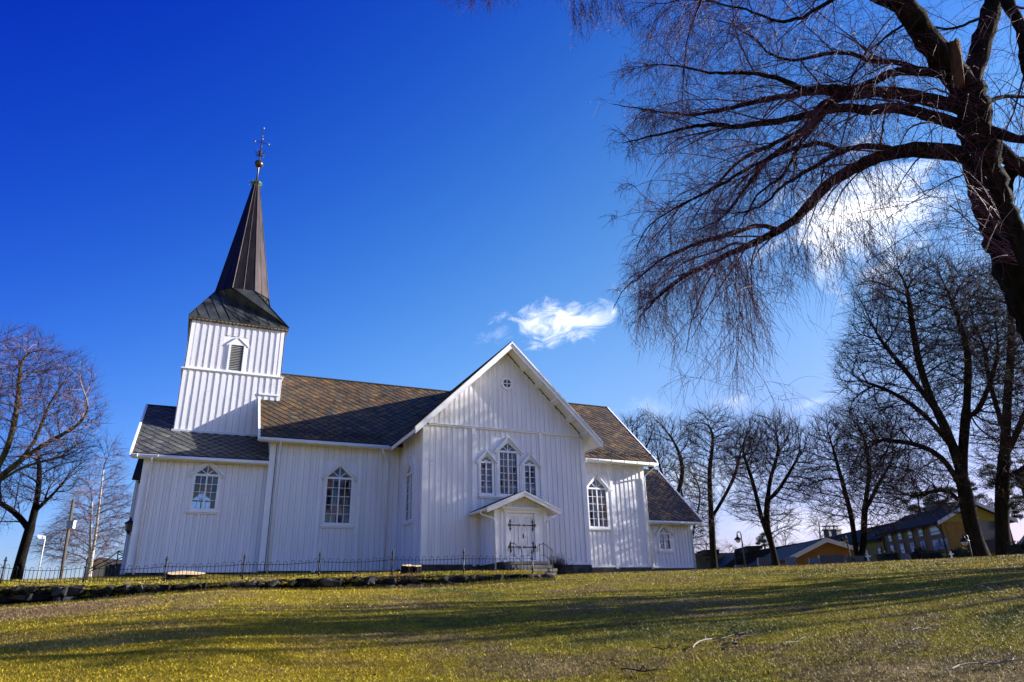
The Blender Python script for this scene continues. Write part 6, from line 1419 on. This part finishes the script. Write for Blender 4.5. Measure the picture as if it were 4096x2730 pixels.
mb = MB(); c0, c1 = P(*Z4(1705, 650), 44.85), P(*Z4(1990, 645), 44.85)
for lab, Z_, cx_, yt_, yb__, hw__, d in (('white wooden cross before the twin-stemmed tree', Z5, 236, 930, 1048, 34, 40), ('white wooden cross before the yellow building, beside the rounded bush', Z5, 1361, 898, 1003, 30, 40)):
    T_, B_, L_, R_ = P(*Z_(cx_-4, yt_), d), P(*Z_(cx_+6, yb__), d), P(*Z_(cx_-hw__, yt_+38), d), P(*Z_(cx_+hw__, yt_+40), d); th = thing('grave_cross', lab, 'cross', B_, 'white grave crosses'); B_ = B_-Vector((0, 0, .4)); w = (R_-L_); w.z = 0
    f5 = Fr((T_.x, T_.y, 0), w.normalized(), Vector((-_F.x, -_F.y, 0)).normalized()); mb = MB(); lprism(mb, f5, [(-.03, B_.z), (.03, B_.z), (.03, T_.z-.02), (0, T_.z), (-.03, T_.z-.02)], -.02, .02); mb.build('upright', white2, th)
    mb = MB(); lbox(mb, f5, -w.length/2, w.length/2, .021, .05, (L_.z+R_.z)/2-.03, (L_.z+R_.z)/2+.03); mb.build('crossbar', white2, th)
def bush(lab, x0, y0, x1, y1, Z_, d, bumps=4, cat='hedge', nm='clipped_hedge'):
    A_, B_ = P(*Z_(x0, y1), d), P(*Z_(x1, y1), d); T_ = P(*Z_((x0+x1)/2, y0), d); h = T_.z-A_.z+.6; w = (B_-A_); w.z = 0; L_ = w.length; c = (A_+B_)/2; g = min(A_.z, B_.z)-.6
    th = thing(nm, lab, cat, (c.x, c.y, g), 'dark hedges and bushes beyond the lawn'); nvk = NV(); u_ = np.array(w.normalized()); fw = np.array([_F.x, _F.y, 0]); fw /= np.linalg.norm(fw)
    n = int(2200*max(.6, L_*h/3)); s_ = rng.uniform(-.5, .5, n); e_ = rng.uniform(-.5, .5, n); zz = rng.random(n)
    if bumps == 0: hh = h*np.sqrt(np.maximum(.05, 1-(s_*2)**2*.95))
    else: hh = h*(.86+.14*np.cos(s_*bumps*6))
    p = np.array([c.x, c.y, g])+u_*(s_*L_)[:, None]+fw*(e_*.9)[:, None]; p[:, 2] += zz*hh
    twigs(nvk, p, rng.normal(0, 1, p.shape)+[0, 0, .4], rng.uniform(.08, .2, n), .022, 3, 0, .3, 3); nvk.build('foliage', hedgem, th)
    mb = MB(); t2 = 12; pr2 = []
    for i in range(t2+1):
        q = -.5+i/t2; pr2.append((q*L_*.96, (h*.93*math.sqrt(max(.05, 1-(q*2)**2*.95)) if bumps == 0 else h*.9*(.86+.14*math.cos(q*bumps*6)))+g))
    f5 = Fr((c.x, c.y, 0), w.normalized(), Vector((-_F.x, -_F.y, 0)).normalized()); lprism(mb, f5, [(-.48*L_, g)]+pr2+[(.48*L_, g)], -.4, .4); mb.build('branches', hedgem, th)
bush('dark flat-topped hedge left of the grey rounded gravestone', 415, 890, 622, 1020, Z5, 43, 2)
bush('long dark hedge with a hump before the big ground-floor windows', 838, 870, 1215, 1015, Z5, 43, 5)
bush('dark bush topped by a round clipped ball in the middle of the long hedge', 930, 840, 1020, 1010, Z5, 42.6, 0, 'bush', 'clipped_bush')
bush('rounded dark bush right of the second white cross', 1375, 842, 1610, 998, Z5, 43, 0, 'bush', 'clipped_bush')
bush('dark hedge in front of the parked van at the right edge', 2205, 750, 2480, 965, Z5, 46, 3)
bush('low dark hedge at the foot of the orange gable, left of the first white cross', 2100, 655, 2225, 745, Z4, 45, 2)
# white van behind the hedge at the right edge
V0 = P(*Z5(2130, 870), 60); V1 = P(*Z5(2640, 850), 60); w = V1-V0; w.z = 0; L_ = 5.0; Dv = w.normalized(); Nv = Vector((Dv.y, -Dv.x, 0)); Nv = Nv if (Vector((CX, CY, 0))-Vector((V0.x, V0.y, 0))).dot(Nv) > 0 else -Nv
zt = P(*Z5(2230, 672), 60).z; g = zt-2.1; van = thing('parked_van', 'pale van parked behind the dark hedge at the right edge', 'van', (V0.x, V0.y, g)); f6 = Fr((V0.x, V0.y, 0), Dv, Nv); vp = mat('pale_van_paint', (.33, .35, .38), .3)
mb = MB(); lprism(mb, f6, [(0, g+.35), (5, g+.35), (5, zt-.1), (4.8, zt), (1.6, zt), (1.2, zt-.05), (.45, g+1.25), (.05, g+1.05)], -1.8, 0); mb.build('body', vp, van)
mb = MB(); lprism(mb, f6, [(.62, g+1.25), (1.75, g+1.25), (1.75, zt-.2), (1.25, zt-.2)], .001, .01); mb.build('side_window', m_dark, van)
mb = MB(); mb.prism([f6.p(.44, -.15, g+1.27), f6.p(1.18, -.15, zt-.06), f6.p(1.18, -1.65, zt-.06), f6.p(.44, -1.65, g+1.27)], Vector((-Dv.x*.02, -Dv.y*.02, .015))); mb.build('windscreen', m_dark, van)
for s_ in (.95, 4.0):
    for n_ in (-1.75, .02): mb = MB(); mb.tube([f6.p(s_, n_, g+.33), f6.p(s_, n_-.2, g+.33)], .33, 16); wh = mb.build('wheel', iron, van); mb = MB(); mb.tube([f6.p(s_, n_+.005, g+.33), f6.p(s_, n_-.01, g+.33)], .18, 12); mb.build('rim', zinc, wh)
for n_ in (-.2, -1.6): mb = MB(); mb.sphere(f6.p(.06, n_, g+.85), .13, 10); mb.build('headlight', zinc, van)
